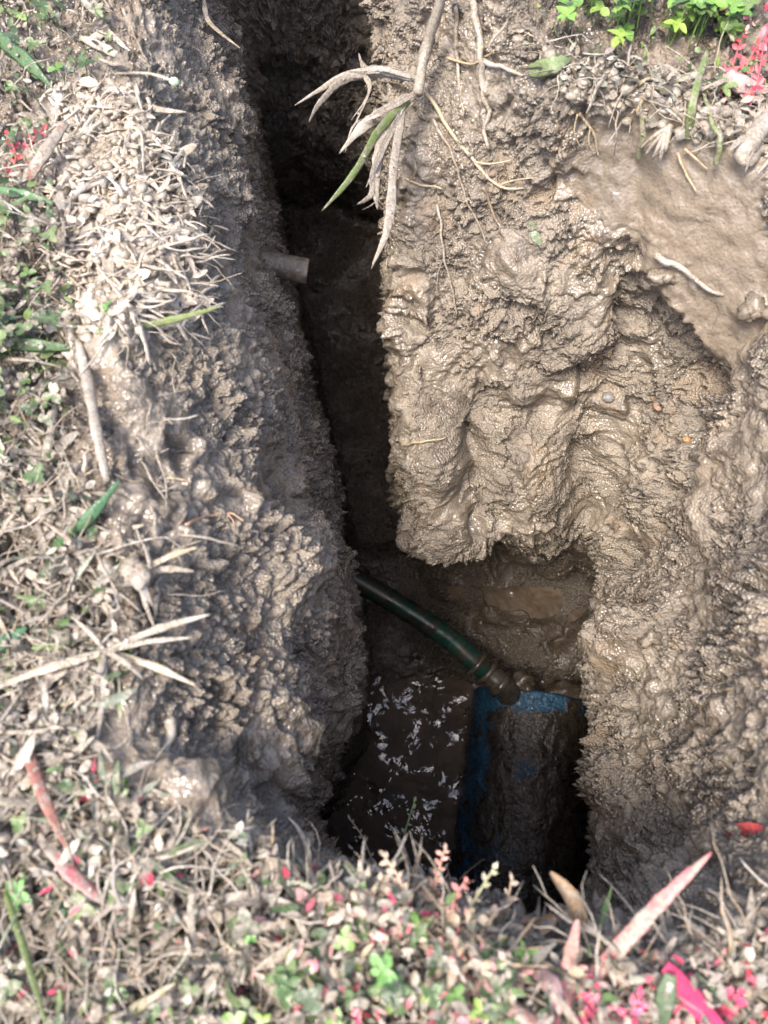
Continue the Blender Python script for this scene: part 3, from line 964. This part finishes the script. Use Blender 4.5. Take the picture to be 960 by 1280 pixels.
# ------------------------------------------------------------------ light
def light():
    w = bpy.data.worlds.new('World'); sc.world = w; w.use_nodes = True
    nt = w.node_tree; bg = nt.nodes['Background']
    sky = nt.nodes.new('ShaderNodeTexSky'); sky.sky_type = 'NISHITA'; sky.sun_disc = False
    el, az = rad(65), rad(230)          # azimuth clockwise from +Y
    sky.sun_elevation = el; sky.sun_rotation = az
    sky.air_density = 0.8; sky.dust_density = 4.0; sky.ozone_density = 0.4
    nt.links.new(sky.outputs[0], bg.inputs[0]); bg.inputs[1].default_value = 0.12
    L = bpy.data.lights.new('sun', 'SUN'); L.energy = 1.5; L.angle = rad(18); L.color = (1, 0.95, 0.87)
    o = bpy.data.objects.new('sun', L); COL.objects.link(o)
    d = Vector((math.sin(az) * math.cos(el), math.cos(az) * math.cos(el), math.sin(el)))
    o.rotation_euler = d.to_track_quat('Z', 'Y').to_euler()
light()
sc.view_settings.view_transform = 'Standard'
sc.view_settings.look = 'None'
sc.view_settings.gamma = 1
sc.view_settings.exposure = 1.92
sc.cycles.max_bounces = 6
sc.cycles.diffuse_bounces = 3
sc.cycles.use_denoising = True
# ------------------------------------------------------------------ single plants, roots, leaves and clods one can point at
def c4(c, mud): return (c[0], c[1], c[2], mud)
OLIVE, DKGREEN, STRAW, UMBER = (0.16, 0.20, 0.07), (0.05, 0.095, 0.03), (0.42, 0.33, 0.21), (0.20, 0.14, 0.09)
ROSE, MAGENTA, WHITE, VIVID = (0.55, 0.16, 0.16), (0.66, 0.05, 0.14), (0.55, 0.50, 0.42), (0.15, 0.30, 0.06)

def depth_at(p): return (p - CAMP).dot(FWD)

def blade_mb(pts, w, col, thick=0.22, tip=0.12, base=0.6, jit=0.07, mb=None, crumbs_=0):
    n = len(pts)
    rr = []
    for i in range(n):
        t = i / (n - 1)
        k = base + (1 - base) * min(1, t / 0.25)
        k *= 1 if t < 0.55 else 1 - (1 - tip) * ((t - 0.55) / 0.45) ** 1.3
        rr.append(w * 0.5 * k * (1 + 0.22 * mnoise.noise(pts[i] * 110) + 0.15 * mnoise.noise(pts[i] * 260)))
    m_ = mb or MB()
    m_.tube(pts, rr, col, 8, thick, (CAMP - pts[0]).normalized() + Vector((R.uniform(-.3, .3), R.uniform(-.3, .3), 0)), jit)
    for k in range(crumbs_):
        i = R.randrange(int(n * .7)); m_.lump(pts[i] + Vector((R.uniform(-1, 1), R.uniform(-1, 1), .5)) * (w * .2), w * R.uniform(.12, .28), c4(UMBER, 1), (1, 1, .7), .4, 1, R.random() * 40)
    return m_

def blade(pix, wpx, col, mud, label, name='grass_strand', cat='grass', lifts=None, group=None, tip=0.12, thick=0.22, crumbs_=2, base=0.6):
    lf = lifts or [0.003] + [0.008] * (len(pix) - 2) + [0.006]
    pts = path(pix, 0, 18, [x + 0.004 for x in lf], True)
    w = wpx / FPX * depth_at(pts[len(pts) // 2])
    o = blade_mb(pts, w, c4(col, mud), thick, tip, base, crumbs_=crumbs_).build(name, M_PLANT, None, pts[0])
    return tag(o, label, cat, group)

BL = 'single grass blades on the rims'
blade([(-30, 426), (40, 431), (90, 435)], 17, DKGREEN, .05, 'dark green grass blade lying flat at the left edge beside a crusted runner', group=BL, thick=.12)
blade([(120, 415), (200, 403), (276, 383)], 9, OLIVE, .35, 'slender olive blade reaching from the left rim out over the pit wall', group=BL, lifts=[.004, .02, .03])
blade([(58, 695), (104, 655), (150, 600)], 17, (0.07, 0.15, 0.07), .2, 'green blade rising steeply between tan litter on the left bank', group=BL, lifts=[.003, .014, .02])
blade([(50, 698), (118, 674), (180, 656)], 15, STRAW, .6, 'straw coloured blade crossing under the green blade on the left bank', group=BL, lifts=[.003, .008, .014])
blade([(-20, 32), (28, 72), (64, 108)], 18, (0.055, 0.11, 0.04), .1, 'broad dark green blade in the clover of the upper left corner', group=BL, lifts=[.012, .02, .015], thick=.12)
blade([(98, 46), (130, 60), (166, 80)], 11, WHITE, .6, 'short pale mud-dusted blade on the upper left rim', group=BL)
blade([(-20, 236), (25, 242), (68, 254)], 13, (0.07, 0.16, 0.06), .1, 'thin green blade at the left edge below the red-tipped stalk', group=BL)
blade([(-25, 818), (5, 802), (34, 784)], 20, (0.08, 0.18, 0.09), .1, 'stubby clean green blade poking in at the left edge', group=BL, lifts=[.01, .012, .012])
blade([(28, 232), (52, 196), (82, 153)], 15, (0.30, 0.10, 0.07), .6, 'mud-brown stalk with a red tip standing in the left turf', 'plant_stalk', 'stalk', lifts=[.003, .02, .035], tip=.7)
blade([(98, 425), (110, 480), (122, 545), (134, 602)], 14, STRAW, .8, 'long mud-crusted runner lying down the left bank', 'grass_runner', 'runner', tip=.6, thick=.6, crumbs_=8)
blade([(70, 505), (58, 570), (40, 640)], 11, OLIVE, .7, 'grey muddy blade lying lengthwise above the straw coloured blade', group=BL)
blade([(26, 912), (52, 990), (90, 1072)], 15, (0.28, 0.12, 0.09), .4, 'green to red blade sloping down the lower left bank', group=BL, lifts=[.006, .018, .01])
blade([(50, 1045), (100, 1102), (160, 1142)], 18, ROSE, .5, 'reddish tan blade lying across the lower left litter', group=BL, lifts=[.004, .014, .01])
blade([(60, 1098), (84, 1150), (114, 1212)], 15, (0.04, 0.09, 0.04), .2, 'dark green blade beneath the reddish blade at lower left', group=BL)
blade([(6, 1112), (28, 1180), (64, 1300)], 9, OLIVE, .1, 'olive stem-like blade curving to the lower left corner', group=BL, lifts=[.01, .022, .02])
blade([(120, 1300), (168, 1262), (220, 1228)], 15, (0.25, 0.22, 0.12), .45, 'khaki blade lying near the bottom edge at left', group=BL, lifts=[.01, .016, .016])
blade([(0, 985), (45, 1000), (95, 1008)], 12, STRAW, .8, 'buff withered blade on the lower left bank above the reddish blade', group=BL)
blade([(230, 1150), (300, 1120), (365, 1128)], 14, STRAW, .8, 'bent buff blade in the litter below the wall foot', group=BL)
blade([(716, 1248), (770, 1188), (830, 1122), (889, 1066)], 20, ROSE, .5, 'long pink-stained blade slanting up towards the right wall', group=BL, lifts=[.004, .02, .035, .05], thick=.15)
blade([(832, 1208), (878, 1262), (930, 1318)], 26, (0.55, 0.04, 0.12), .18, 'wide bright magenta blade at the bottom right corner', group=BL, lifts=[.03, .03, .02], thick=.1, crumbs_=0)
blade([(838, 1218), (830, 1258), (824, 1300)], 23, (0.09, 0.13, 0.07), .3, 'short dull green blade standing left of the magenta blade', group=BL, lifts=[.03, .028, .012], thick=.12)
blade([(580, 1222), (640, 1262), (712, 1300)], 20, (0.22, 0.11, 0.09), .4, 'folded red-brown blade at the bottom edge in the middle', group=BL, lifts=[.014, .024, .03], thick=.3)
blade([(706, 1260), (712, 1205), (722, 1150)], 22, (0.55, 0.22, 0.2), .5, 'upright rose blade behind the dried curled leaf', group=BL, lifts=[.003, .014, .022])
blade([(662, 1205), (690, 1232), (700, 1268)], 22, (0.5, 0.32, 0.3), .35, 'blunt pinkish grey blade beside the upright rose blade', group=BL, lifts=[.01, .02, .018])
blade([(150, 122), (195, 136), (232, 140)], 8, STRAW, .7, 'thin buff blade sticking out from the upper left rim', group=BL, lifts=[.004, .016, .03])
blade([(255, 0), (262, 28), (300, 60)], 7, STRAW, .5, 'withered pale stalk hanging down the left wall at the top edge', 'grass_stalk', 'stalk', lifts=[.01, .012, .02])
blade([(860, 175), (868, 120), (885, 62)], 11, OLIVE, .4, 'upright muddy stem before the upper right turf', 'plant_stalk', 'stalk', lifts=[.002, .02, .03], tip=.5)
blade([(800, 128), (803, 170), (797, 200)][::-1], 8, (0.22, 0.25, 0.1), .5, 'short stem over the torn edge of the upper right turf', 'plant_stalk', 'stalk', lifts=[.01, .014, .014])
blade([(660, 90), (690, 82), (715, 72)], 20, (0.20, 0.25, 0.12), .3, 'wide pale green blade tip at the edge of the upper right clover', group=BL, lifts=[.004, .012, .02], thick=.1)
blade([(905, 92), (925, 105), (965, 116)], 20, (0.45, 0.3, 0.28), .2, 'pinkish folded blade at the right edge near red leaves', group=BL, lifts=[.006, .014, .016])

# dried leaf, red leaf, leaf scrap
def bigleaf(pix, wpx, col, mud, label, cat, name, lifts, curl=.6, roll=0.0):
    pts = path(pix, 0, 12, lifts, True)
    w = wpx / FPX * depth_at(pts[5]); mb = MB(); vs = []; fs = []
    for i, p in enumerate(pts):
        t = i / 11; h = w * .5 * (0.15 + .85 * math.sin(math.pi * min(1, t * .9 + .08)) ** .8) * (1 + .15 * mnoise.noise(p * 160))
        tg = (pts[min(i + 1, 11)] - pts[max(i - 1, 0)]).normalized(); v = (CAMP - p).normalized(); sd = tg.cross(v).normalized(); up_ = sd.cross(tg)
        for k in range(5):
            a = -1 + k * .5
            vs.append(p + sd * (h * a * (1 - .35 * abs(a) * curl)) + up_ * (h * curl * a * a + roll * h * a) + up_ * (h * .12 * mnoise.noise(p * 220 + Vector((a, 0, 0)))))
    n = len(vs); up_ = (CAMP - pts[5]).normalized()
    vs += [v - up_ * 0.0006 for v in vs]
    for i in range(11):
        for k in range(4):
            a = i * 5 + k; fs += [(a, a + 1, a + 6, a + 5), (n + a + 5, n + a + 6, n + a + 1, n + a)]
    mb.add(vs, fs, c4(col, mud))
    return tag(mb.build(name, M_PLANT, None, pts[0]), label, cat)
bigleaf([(728, 1172), (716, 1125), (688, 1090)], 30, (0.36, 0.25, 0.16), .45, 'dried tan leaf curling up at the near rim beside the pipe pit', 'leaf', 'dried_leaf', [.003, .018, .03], .9)
bigleaf([(910, 1043), (932, 1036), (955, 1035)], 17, (0.45, 0.07, 0.07), .15, 'small red leaf stuck on the wet right wall', 'leaf', 'red_leaf', [.003, .005, .004], .3)
bigleaf([(664, 276), (668, 292), (676, 306)], 13, (0.13, 0.17, 0.09), .4, 'grey-green leaf scrap stuck on the face of the mud block', 'leaf', 'leaf_scrap', [.004, .005, .004], .2)
bigleaf([(640, 1165), (672, 1160), (694, 1146)], 26, (0.45, 0.30, 0.17), .4, 'crumpled brown leaf left of the dried curled leaf', 'leaf', 'dried_leaf', [.004, .01, .01], .7)
bigleaf([(310, 1092), (345, 1082), (375, 1098)], 26, (0.42, 0.32, 0.22), .7, 'muddy curled leaf on the litter below the left wall foot', 'leaf', 'dried_leaf', [.004, .012, .006], .8)

# roots
RT = 'thin roots on the trench walls'
def root(pix, wpx, col, mud, label, forks=(), lift=0.0055, group=RT, thick=1.0):
    p = path(pix, lift, 22); w = wpx / FPX * depth_at(p[11]); mb = MB()
    p = [q_ + Vector((mnoise.noise(q_ * 60), mnoise.noise(q_ * 60 + Vector((9, 0, 0))), 0)) * w * .9 for q_ in p]
    mb.tube(p, [w * .5 * (1 - .55 * i / 21) * (1 + .25 * mnoise.noise(p[i] * 130)) for i in range(22)], c4(col, mud), 7, thick, None, .06)
    for f in forks:
        g = path(f, lift, 10); mb.tube(g, [w * .3 * (1 - .6 * i / 9) for i in range(10)], c4(col, mud), 5)
    return tag(mb.build('root', M_PLANT, None, p[0]), label, 'root', group)
root([(590, -20), (600, 60), (605, 130), (611, 182)], 11, STRAW, .6, 'pale straight root hanging down the top of the block face')
root([(572, -10), (572, 80), (580, 145)], 7, UMBER, .5, 'dark brown root hanging left of the pale straight root')
root([(532, 112), (562, 162), (592, 202), (624, 232), (655, 237)], 6, STRAW, .4, 'wiry root curving right across the block below the grass tuft', [[(592, 202), (612, 205), (640, 200)], [(624, 232), (640, 226), (668, 222)]])
root([(540, 150), (566, 190), (582, 245), (606, 302)], 4.5, UMBER, .5, 'brown wiry root running down the block behind the curved one')
root([(604, 232), (624, 280), (646, 328)], 4.5, UMBER, .4, 'short dark root low on the block face under the curved root')
root([(548, 255), (556, 320), (572, 395)], 4, STRAW, .6, 'hair-thin root dropping straight down the block edge', [[(556, 320), (548, 340), (546, 365)]])
root([(484, 205), (512, 226), (552, 236)], 4, STRAW, .3, 'pale rootlet sprouting sideways at the corner of the block', [[(500, 219), (488, 232), (478, 240)], [(512, 226), (520, 212), (516, 195)]])
root([(560, 72), (590, 80), (618, 62)], 4, STRAW, .3, 'thin root crossing the two hanging roots near the top edge')
root([(605, 75), (630, 85), (652, 95)], 7, STRAW, .6, 'stout short root poking right towards the upper right turf')
root([(722, 142), (738, 158), (750, 196)], 5, STRAW, .3, 'fine root fringe dangling under the torn turf edge', [[(738, 158), (736, 178), (742, 190)], [(722, 142), (718, 165), (726, 185)]])
root([(848, 190), (856, 215), (871, 240)], 4, STRAW, .3, 'single fine root dangling on the smooth mud slab')
root([(856, 186), (868, 196), (884, 212)], 4, STRAW, .2, 'pale hook of root on the slab under the root fan')
root([(232, 656), (262, 646), (288, 641), (303, 652)], 4.5, (0.45, 0.28, 0.18), .1, 'pinkish thread of root lying across the left wall', [[(284, 642), (292, 652), (290, 662)]])
root([(208, 596), (222, 598), (238, 603)], 4, STRAW, .2, 'tiny pale rootlet on the left wall above the pinkish thread')
root([(502, 556), (528, 552), (556, 546)], 4, STRAW, .2, 'pale rootlet on the lit edge of the block at mid height')
root([(488, 644), (498, 632), (516, 622)], 4, STRAW, .2, 'pale rootlet hanging off the lowest lobe of the block')
root([(908, 862), (926, 857), (948, 858)], 4, STRAW, .1, 'pale straw-like rootlet on the right wall at the right edge')
root([(890, 1165), (920, 1178), (958, 1182)], 5, STRAW, .4, 'root bridging a hollow at the foot of the right wall')
root([(228, 335), (238, 380), (270, 398)], 5, STRAW, .6, 'muddy root hanging from the left rim beside the olive blade')
root([(152, 10), (176, 60), (192, 122)], 4, UMBER, .5, 'thin arching root on the upper left rim')
root([(744, 1086), (772, 1118), (802, 1152)], 9, STRAW, .7, 'knobbly muddy twig leaning at the near rim right of the pipe')
root([(800, 1160), (850, 1180), (900, 1172)], 7, STRAW, .8, 'mud-coated root lying along the near right rim')
root([(820, 320), (850, 335), (900, 372)], 10, UMBER, 1, 'mud-sheathed root ridge slanting across the smooth slab')
root([(205, 900), (212, 935), (228, 975)], 15, UMBER, .95, 'thick mud-sheathed root running down the lower left wall')

# root fan and thick roots under the upper right turf
def fan():
    b0, _ = hit(838, 160)
    o = empty('root_fan', b0, 'pale fan of stubby broken roots at the torn turf edge', 'roots')
    for tx, ty in ((800, 186), (806, 195), (816, 199), (824, 203), (832, 190)):
        pts = path([(838, 158), ((838 + tx) / 2, (158 + ty) / 2 - 3), (tx, ty)], .0, 8, [.008, .016, .018])
        m_ = MB(); m_.tube(pts, [.0042, .004, .0036, .0032, .003, .0026, .002, .0014], c4(STRAW, .6), 7, .7, None, .12); m_.build('root_finger', M_PLANT, o, b0)
fan()
root([(950, 150), (930, 178), (940, 200), (975, 185)], 30, (0.36, 0.24, 0.16), .8, 'thick twisted tan root at the right edge under the turf', lift=.012, group=None, thick=.7)
root([(850, 172), (880, 140), (915, 142), (950, 165)], 17, (0.36, 0.24, 0.16), .85, 'looping clay-coated root arching over the slab edge', lift=.008, group=None)
root([(895, 205), (900, 172), (885, 140), (878, 110)], 8, OLIVE, .5, 'pale green stem dangling over the looping root', lift=.016, group=None)

# tuft hanging over the slot
def tuft():
    h0, _ = hit(540, 95)
    o = empty('grass_tuft', h0, 'mud-coated grass tuft dangling from the block over the dark slot', 'grass')
    z = h0.z + .02
    st = along([(560, -30), (545, 20), (530, 70), (522, 118)], [z + .09, z + .05, z + .012, z], 12)
    m_ = MB(); m_.tube(st, [.0058 * (1 + .3 * mnoise.noise(p * 70)) for p in st], c4(UMBER, .8), 8, .9, None, .1); m_.build('stem', M_PLANT, o, h0)
    B = [([(528, 100), (480, 92), (430, 96), (368, 132)], 15, .0, .95, STRAW), ([(470, 94), (430, 100), (400, 128), (386, 153)], 12, -.004, .9, STRAW),
         ([(515, 98), (480, 88), (456, 86), (448, 66)], 15, .006, .9, STRAW), ([(520, 118), (478, 142), (452, 160), (424, 192)], 22, .0, .95, STRAW),
         ([(512, 125), (476, 160), (440, 220), (402, 264)], 15, .004, 0.42, (0.15, 0.20, 0.06)), ([(508, 128), (478, 190), (466, 240), (446, 256)], 13, -.004, .95, STRAW),
         ([(505, 132), (492, 210), (486, 280), (464, 336)], 17, .002, .95, STRAW), ([(452, 90), (462, 110), (446, 150), (440, 162)], 11, .0, .95, STRAW),
         ([(500, 140), (476, 180), (470, 230), (472, 262)], 18, -.002, 1, STRAW)]
    for k in range(14):
        pix, w, dz, mud, col = R.choice(B[:9]); j = [(x + R.uniform(-14, 14) * i / 3, y + R.uniform(-14, 14) * i / 3) for i, (x, y) in enumerate(pix)]
        B.append((j[:R.choice((3, 4))], R.uniform(3, 7), R.uniform(-.012, .012), .9, R.choice((STRAW, UMBER))))
    for pix, w, dz, mud, col in B:
        pts = along(pix, [z + dz, z + dz + .006, z + dz + .002, z + dz - .014][:len(pix)], 16)
        blade_mb(pts, w * .72 / FPX * depth_at(pts[5]), c4(col, mud), .16, .06, .6, .2, None, 3).build('blade', M_PLANT, o, h0)
tuft()

# star-shaped muddy tufts on the left bank
def star(cx, cy, arms, label, r):
    h0, _ = hit(cx, cy)
    o = empty('grass_tuft', h0, label, 'grass')
    m_ = MB()
    for k in range(5): m_.lump(h0 + Vector((R.uniform(-.006, .006), R.uniform(-.006, .006), R.uniform(0, .006))), r * R.uniform(.6, 1), c4((0.30, 0.20, 0.12), .95), (1, 1, .7), .35, 2, k + cx)
    m_.build('crown', M_PLANT, o, h0)
    for x, y, w, lf, mud in arms:
        pts = path([(cx, cy), ((cx + x) / 2 + R.uniform(-4, 4), (cy + y) / 2 - 4), (x, y)], 0, 12, [.01, .014 + lf * .6, lf + .004], True)
        blade_mb(pts, w * .8 / FPX * depth_at(pts[5]), c4(STRAW if R.random() < .6 else OLIVE, mud), .16, .1, .7, .15, None, 4).build('blade', M_PLANT, o, h0)
star(172, 716, [(246, 684, 11, .03, .5), (242, 714, 13, .022, .9), (196, 768, 10, .008, .8), (196, 792, 8, .004, .8), (136, 724, 20, .004, 1)], 'clay-clotted grass tuft with a brown lump on the left rim', .009)
star(132, 815, [(-10, 862, 16, .01, .6), (60, 838, 13, .01, .9), (262, 768, 13, .03, .75), (240, 797, 9, .024, .8), (245, 857, 13, .018, .5), (112, 878, 10, .002, .8), (120, 938, 9, .002, .9), (88, 770, 8, .01, .8), (180, 850, 10, .01, .9)], 'sprawling star-shaped muddy tuft with long blades on the left rim', .006)

# sprigs at the near rim
def sprig(pix, lifts, label, leafcol, mud, n=9, size=(.004, .007), name='sprig', group='leafy sprigs on the near rim', stemcol=None):
    pts = path(pix, 0, 12, lifts, True)
    o = empty(name, pts[0], label, 'sprig', group)
    m_ = MB(); m_.tube(pts, [.0011 - .00005 * i for i in range(12)], c4(stemcol or leafcol, mud * .8), 6); m_.build('stem', M_PLANT, o, pts[0])
    for k in range(n):
        i = min(11, 2 + int(k * 10 / n)); t = (pts[min(11, i + 1)] - pts[i - 1]).normalized()
        sd = t.cross((CAMP - pts[i]).normalized()).normalized() * (1 if k % 2 else -1)
        d = (t * R.uniform(.5, 1) + sd + Vector((R.uniform(-.3, .3), R.uniform(-.3, .3), R.uniform(0, .4)))) if k < n - 1 else t
        L = R.uniform(*size) * (1 - .03 * k); lm = MB()
        lm.leaf(pts[i], d, (CAMP - pts[i]).normalized(), L, L * R.uniform(.45, .65), c4(leafcol, mud), R.uniform(0, .4), R.uniform(-.2, .4)); lm.build('leaf', M_PLANT, o, pts[0])
sprig([(496, 1090), (505, 1045), (520, 996)], [.004, .02, .035], 'pale green sprig standing highest above the near rim', (0.24, 0.30, 0.17), .3)
sprig([(470, 1092), (455, 1050), (436, 1022)], [.004, .016, .026], 'tan muddy sprig leaning left of the pale green sprig', (0.42, 0.34, 0.22), .6)
sprig([(585, 1140), (602, 1110), (618, 1084)], [.004, .016, .024], 'grey-green sprig leaning over the pipe from the near rim', (0.30, 0.30, 0.18), .5, 7)
sprig([(622, 1160), (634, 1128), (640, 1096)], [.004, .012, .02], 'slim beige sprig right of the grey-green one', (0.44, 0.32, 0.22), .5, 7)
sprig([(540, 1130), (548, 1090), (556, 1062)], [.004, .014, .022], 'rosy sprig with rounded leaves in the middle of the near rim', (0.50, 0.28, 0.22), .35, 11, (.005, .008))
sprig([(510, 1140), (500, 1100), (480, 1070)], [.004, .014, .02], 'cream sprig with thick leaves below the tan muddy sprig', (0.50, 0.38, 0.27), .4, 11, (.005, .008))
sprig([(576, 1168), (566, 1130), (584, 1098)], [.006, .018, .024], 'pinkish stalky sprig between the rosy and grey-green sprigs', (0.52, 0.22, 0.2), .3, 9, (.004, .007))
def seedling(x, y, lift, label, col, k=5, size=.009, mud=0.0):
    p, _ = hit(x, y + 14); top = hit(x, y)[0] - ray(x, y) * lift
    o = empty('seedling', p, label, 'seedling', 'bright green seedlings in the litter')
    m_ = MB(); m_.tube(spline([p, (p + top) / 2 + Vector((.002, 0, 0)), top], 6), [.0009] * 6, c4(col, mud), 6); m_.build('stem', M_PLANT, o, p)
    a0 = R.uniform(0, 6)
    for i in range(k):
        a = a0 + i * 6.283 / k + R.uniform(-.3, .3); lm = MB(); L = size * R.uniform(.75, 1.1)
        lm.leaf(top, Vector((math.cos(a), math.sin(a), R.uniform(-.1, .5))), Vector((0, 0, 1)), L, L * .6, c4(col, mud), .3, .25); lm.build('leaf', M_PLANT, o, p)
seedling(655, 1192, .03, 'vivid green seedling nearest the pink blades', VIVID)
seedling(522, 1158, .03, 'vivid green seedling under the cream sprig', VIVID)
seedling(312, 1166, .02, 'small green seedling alone in the tan litter', (0.14, 0.30, 0.07), 4, .007)
seedling(480, 1214, .03, 'clump-forming green seedling at the bottom edge', (0.14, 0.30, 0.08), 6, .01)
seedling(24, 1116, .02, 'green seedling by the olive stem at the left edge', (0.14, 0.32, 0.09), 5, .01)
seedling(154, 966, .01, 'tiny green seedling on the slick lower left bank', (0.14, 0.32, 0.09), 3, .005)
seedling(132, 382, .012, 'bright green seedling in the pale slurry on the left shoulder', (0.14, 0.36, 0.08), 3, .007)
seedling(846, 30, .035, 'tallest light green seedling in the upper right clover', (0.24, 0.36, 0.06), 5, .015)
seedling(775, 46, .03, 'yellowish green seedling left in the upper right clover', (0.22, 0.34, 0.06), 5, .014)
seedling(708, 20, .03, 'leafy green seedling at the left end of the upper right clover', (0.17, 0.31, 0.06), 6, .013)
seedling(905, 110, .02, 'muddy green seedling under the red plants at upper right', (0.16, 0.22, 0.08), 4, .012, .2)
# pale bud on a stem
def bud():
    pts = path([(146, 92), (186, 92), (218, 102)], 0, 10, [.004, .018, .026], True)
    o = empty('flower_bud', pts[0], 'pale green bud on a thin stem at the upper left rim', 'bud')
    m_ = MB(); m_.tube(pts, [.0014] * 10, c4(STRAW, .6), 6); m_.build('stem', M_PLANT, o, pts[0])
    b_ = MB(); b_.lump(pts[-1], .0042, c4((0.50, 0.62, 0.42), .0), (1.1, .9, .9), .2, 2, 3); b_.build('bud', M_PLANT, o, pts[0])
bud()
# red painted plants in the upper right corner
for pix, lab in (([(905, 130), (915, 85), (930, 40)], 'red-leaved plant nearest the clover at upper right'), ([(935, 140), (948, 95), (955, 50)], 'red-leaved plant second from the clover at upper right'), ([(925, 100), (945, 60), (975, 20)], 'red-leaved plant leaning furthest right at upper right')):
    sprig(pix, [.004, .02, .03], lab, (0.45, 0.08, 0.10), .1, 13, (.007, .012), 'red_plant', 'red plants at the upper right corner', (0.5, 0.12, 0.14))
for pix, lab in (([(740, 1300), (742, 1262), (738, 1232)], 'pink-painted plant left of the long pink blade base'), ([(792, 1310), (786, 1275), (800, 1244)], 'pink-painted plant below the long pink blade'), ([(890, 1300), (900, 1262), (925, 1240)], 'pink-painted plant above the magenta blade')):
    sprig(pix, [.004, .016, .024], lab, (0.60, 0.07, 0.16), .05, 9, (.006, .010), 'painted_plant', 'pink-painted plants at the lower right', (0.5, 0.12, 0.16))
for pix, lab in (([(10, 225), (20, 195), (8, 165)], 'dark red plant at the left edge beside the red-tipped stalk'), ([(35, 215), (38, 180), (55, 160)], 'dark red plant half under the red-tipped stalk')):
    sprig(pix, [.004, .012, .018], lab, (0.38, 0.05, 0.06), .2, 9, (.006, .010), 'red_plant', 'dark red plants in the left turf', (0.4, 0.08, 0.08))

# clods and chips
def clod(x, y, r, label, col=(0.30, 0.22, 0.15), sq=(1, 1, 1), name='mud_clod', cat='mud clod', m=None, amp=.6, sink=.75, z=None, mud=1.0):
    p, nn = hit(x, y); mb = MB()
    if z is not None: p = at(x, y, z); nn = Vector((0, 0, 0))
    q_ = p + nn * r * (1 - sink)
    mb.lump(q_, r, c4(col, mud), sq, amp, 3, x * .13)
    for k in range(4): mb.lump(q_ + Vector((R.uniform(-1, 1), R.uniform(-1, 1), R.uniform(-.6, .6))) * r * .8, r * R.uniform(.3, .55), c4(col, mud), (1, 1, 1), .4, 2, k + x)
    tag(mb.build(name, m or M_CLOD, None, p), label, cat)
clod(940, 384, .014, 'pale wet clod high on the right edge beside a dark gap', sq=(.7, 1, .8))
clod(812, 800, .012, 'peachy clod on the right wall beside the dark recess', (0.34, 0.21, 0.13), (1, .8, 1))
clod(832, 345, .012, 'sandy ridge of clay at the slab\'s lower left', (0.32, 0.22, 0.13), (1.4, .8, .6))
clod(424, 716, .040, 'dark mud clod the green hose emerges from', (0.16, 0.12, 0.085), (1.2, .9, .9), z=-0.83, m=M_CLOD_SHADE)
clod(704, 866, .026, 'dark clod lying against the far end of the blue pipe', (0.14, 0.105, 0.075), (1.3, .8, .7), z=-.93, m=M_CLOD_SHADE)
clod(652, 852, .020, 'dark clod wedged beside the hose joint', (0.14, 0.105, 0.075), (1.1, .9, .8), z=-.905, m=M_CLOD_SHADE)
clod(860, 552, .004, 'tiny orange gravel chip on the right wall', (0.34, 0.19, 0.08), (1.3, 1, .8), 'gravel_chip', 'gravel chip', M_PLANT, .5, sink=.35, mud=.15)
clod(822, 508, .007, 'rusty clay chip left of the orange gravel chip', (0.26, 0.15, 0.09), (.8, 1.6, .6), 'clay_chip', 'clay chip', M_PLANT, .5, sink=.35, mud=.15)
clod(762, 498, .008, 'smooth grey pebble set in the wall beside the dark crease', (0.2, 0.19, 0.18), (1, 1, .8), 'pebble', 'pebble', M_PLANT, .12, sink=.35, mud=.15)
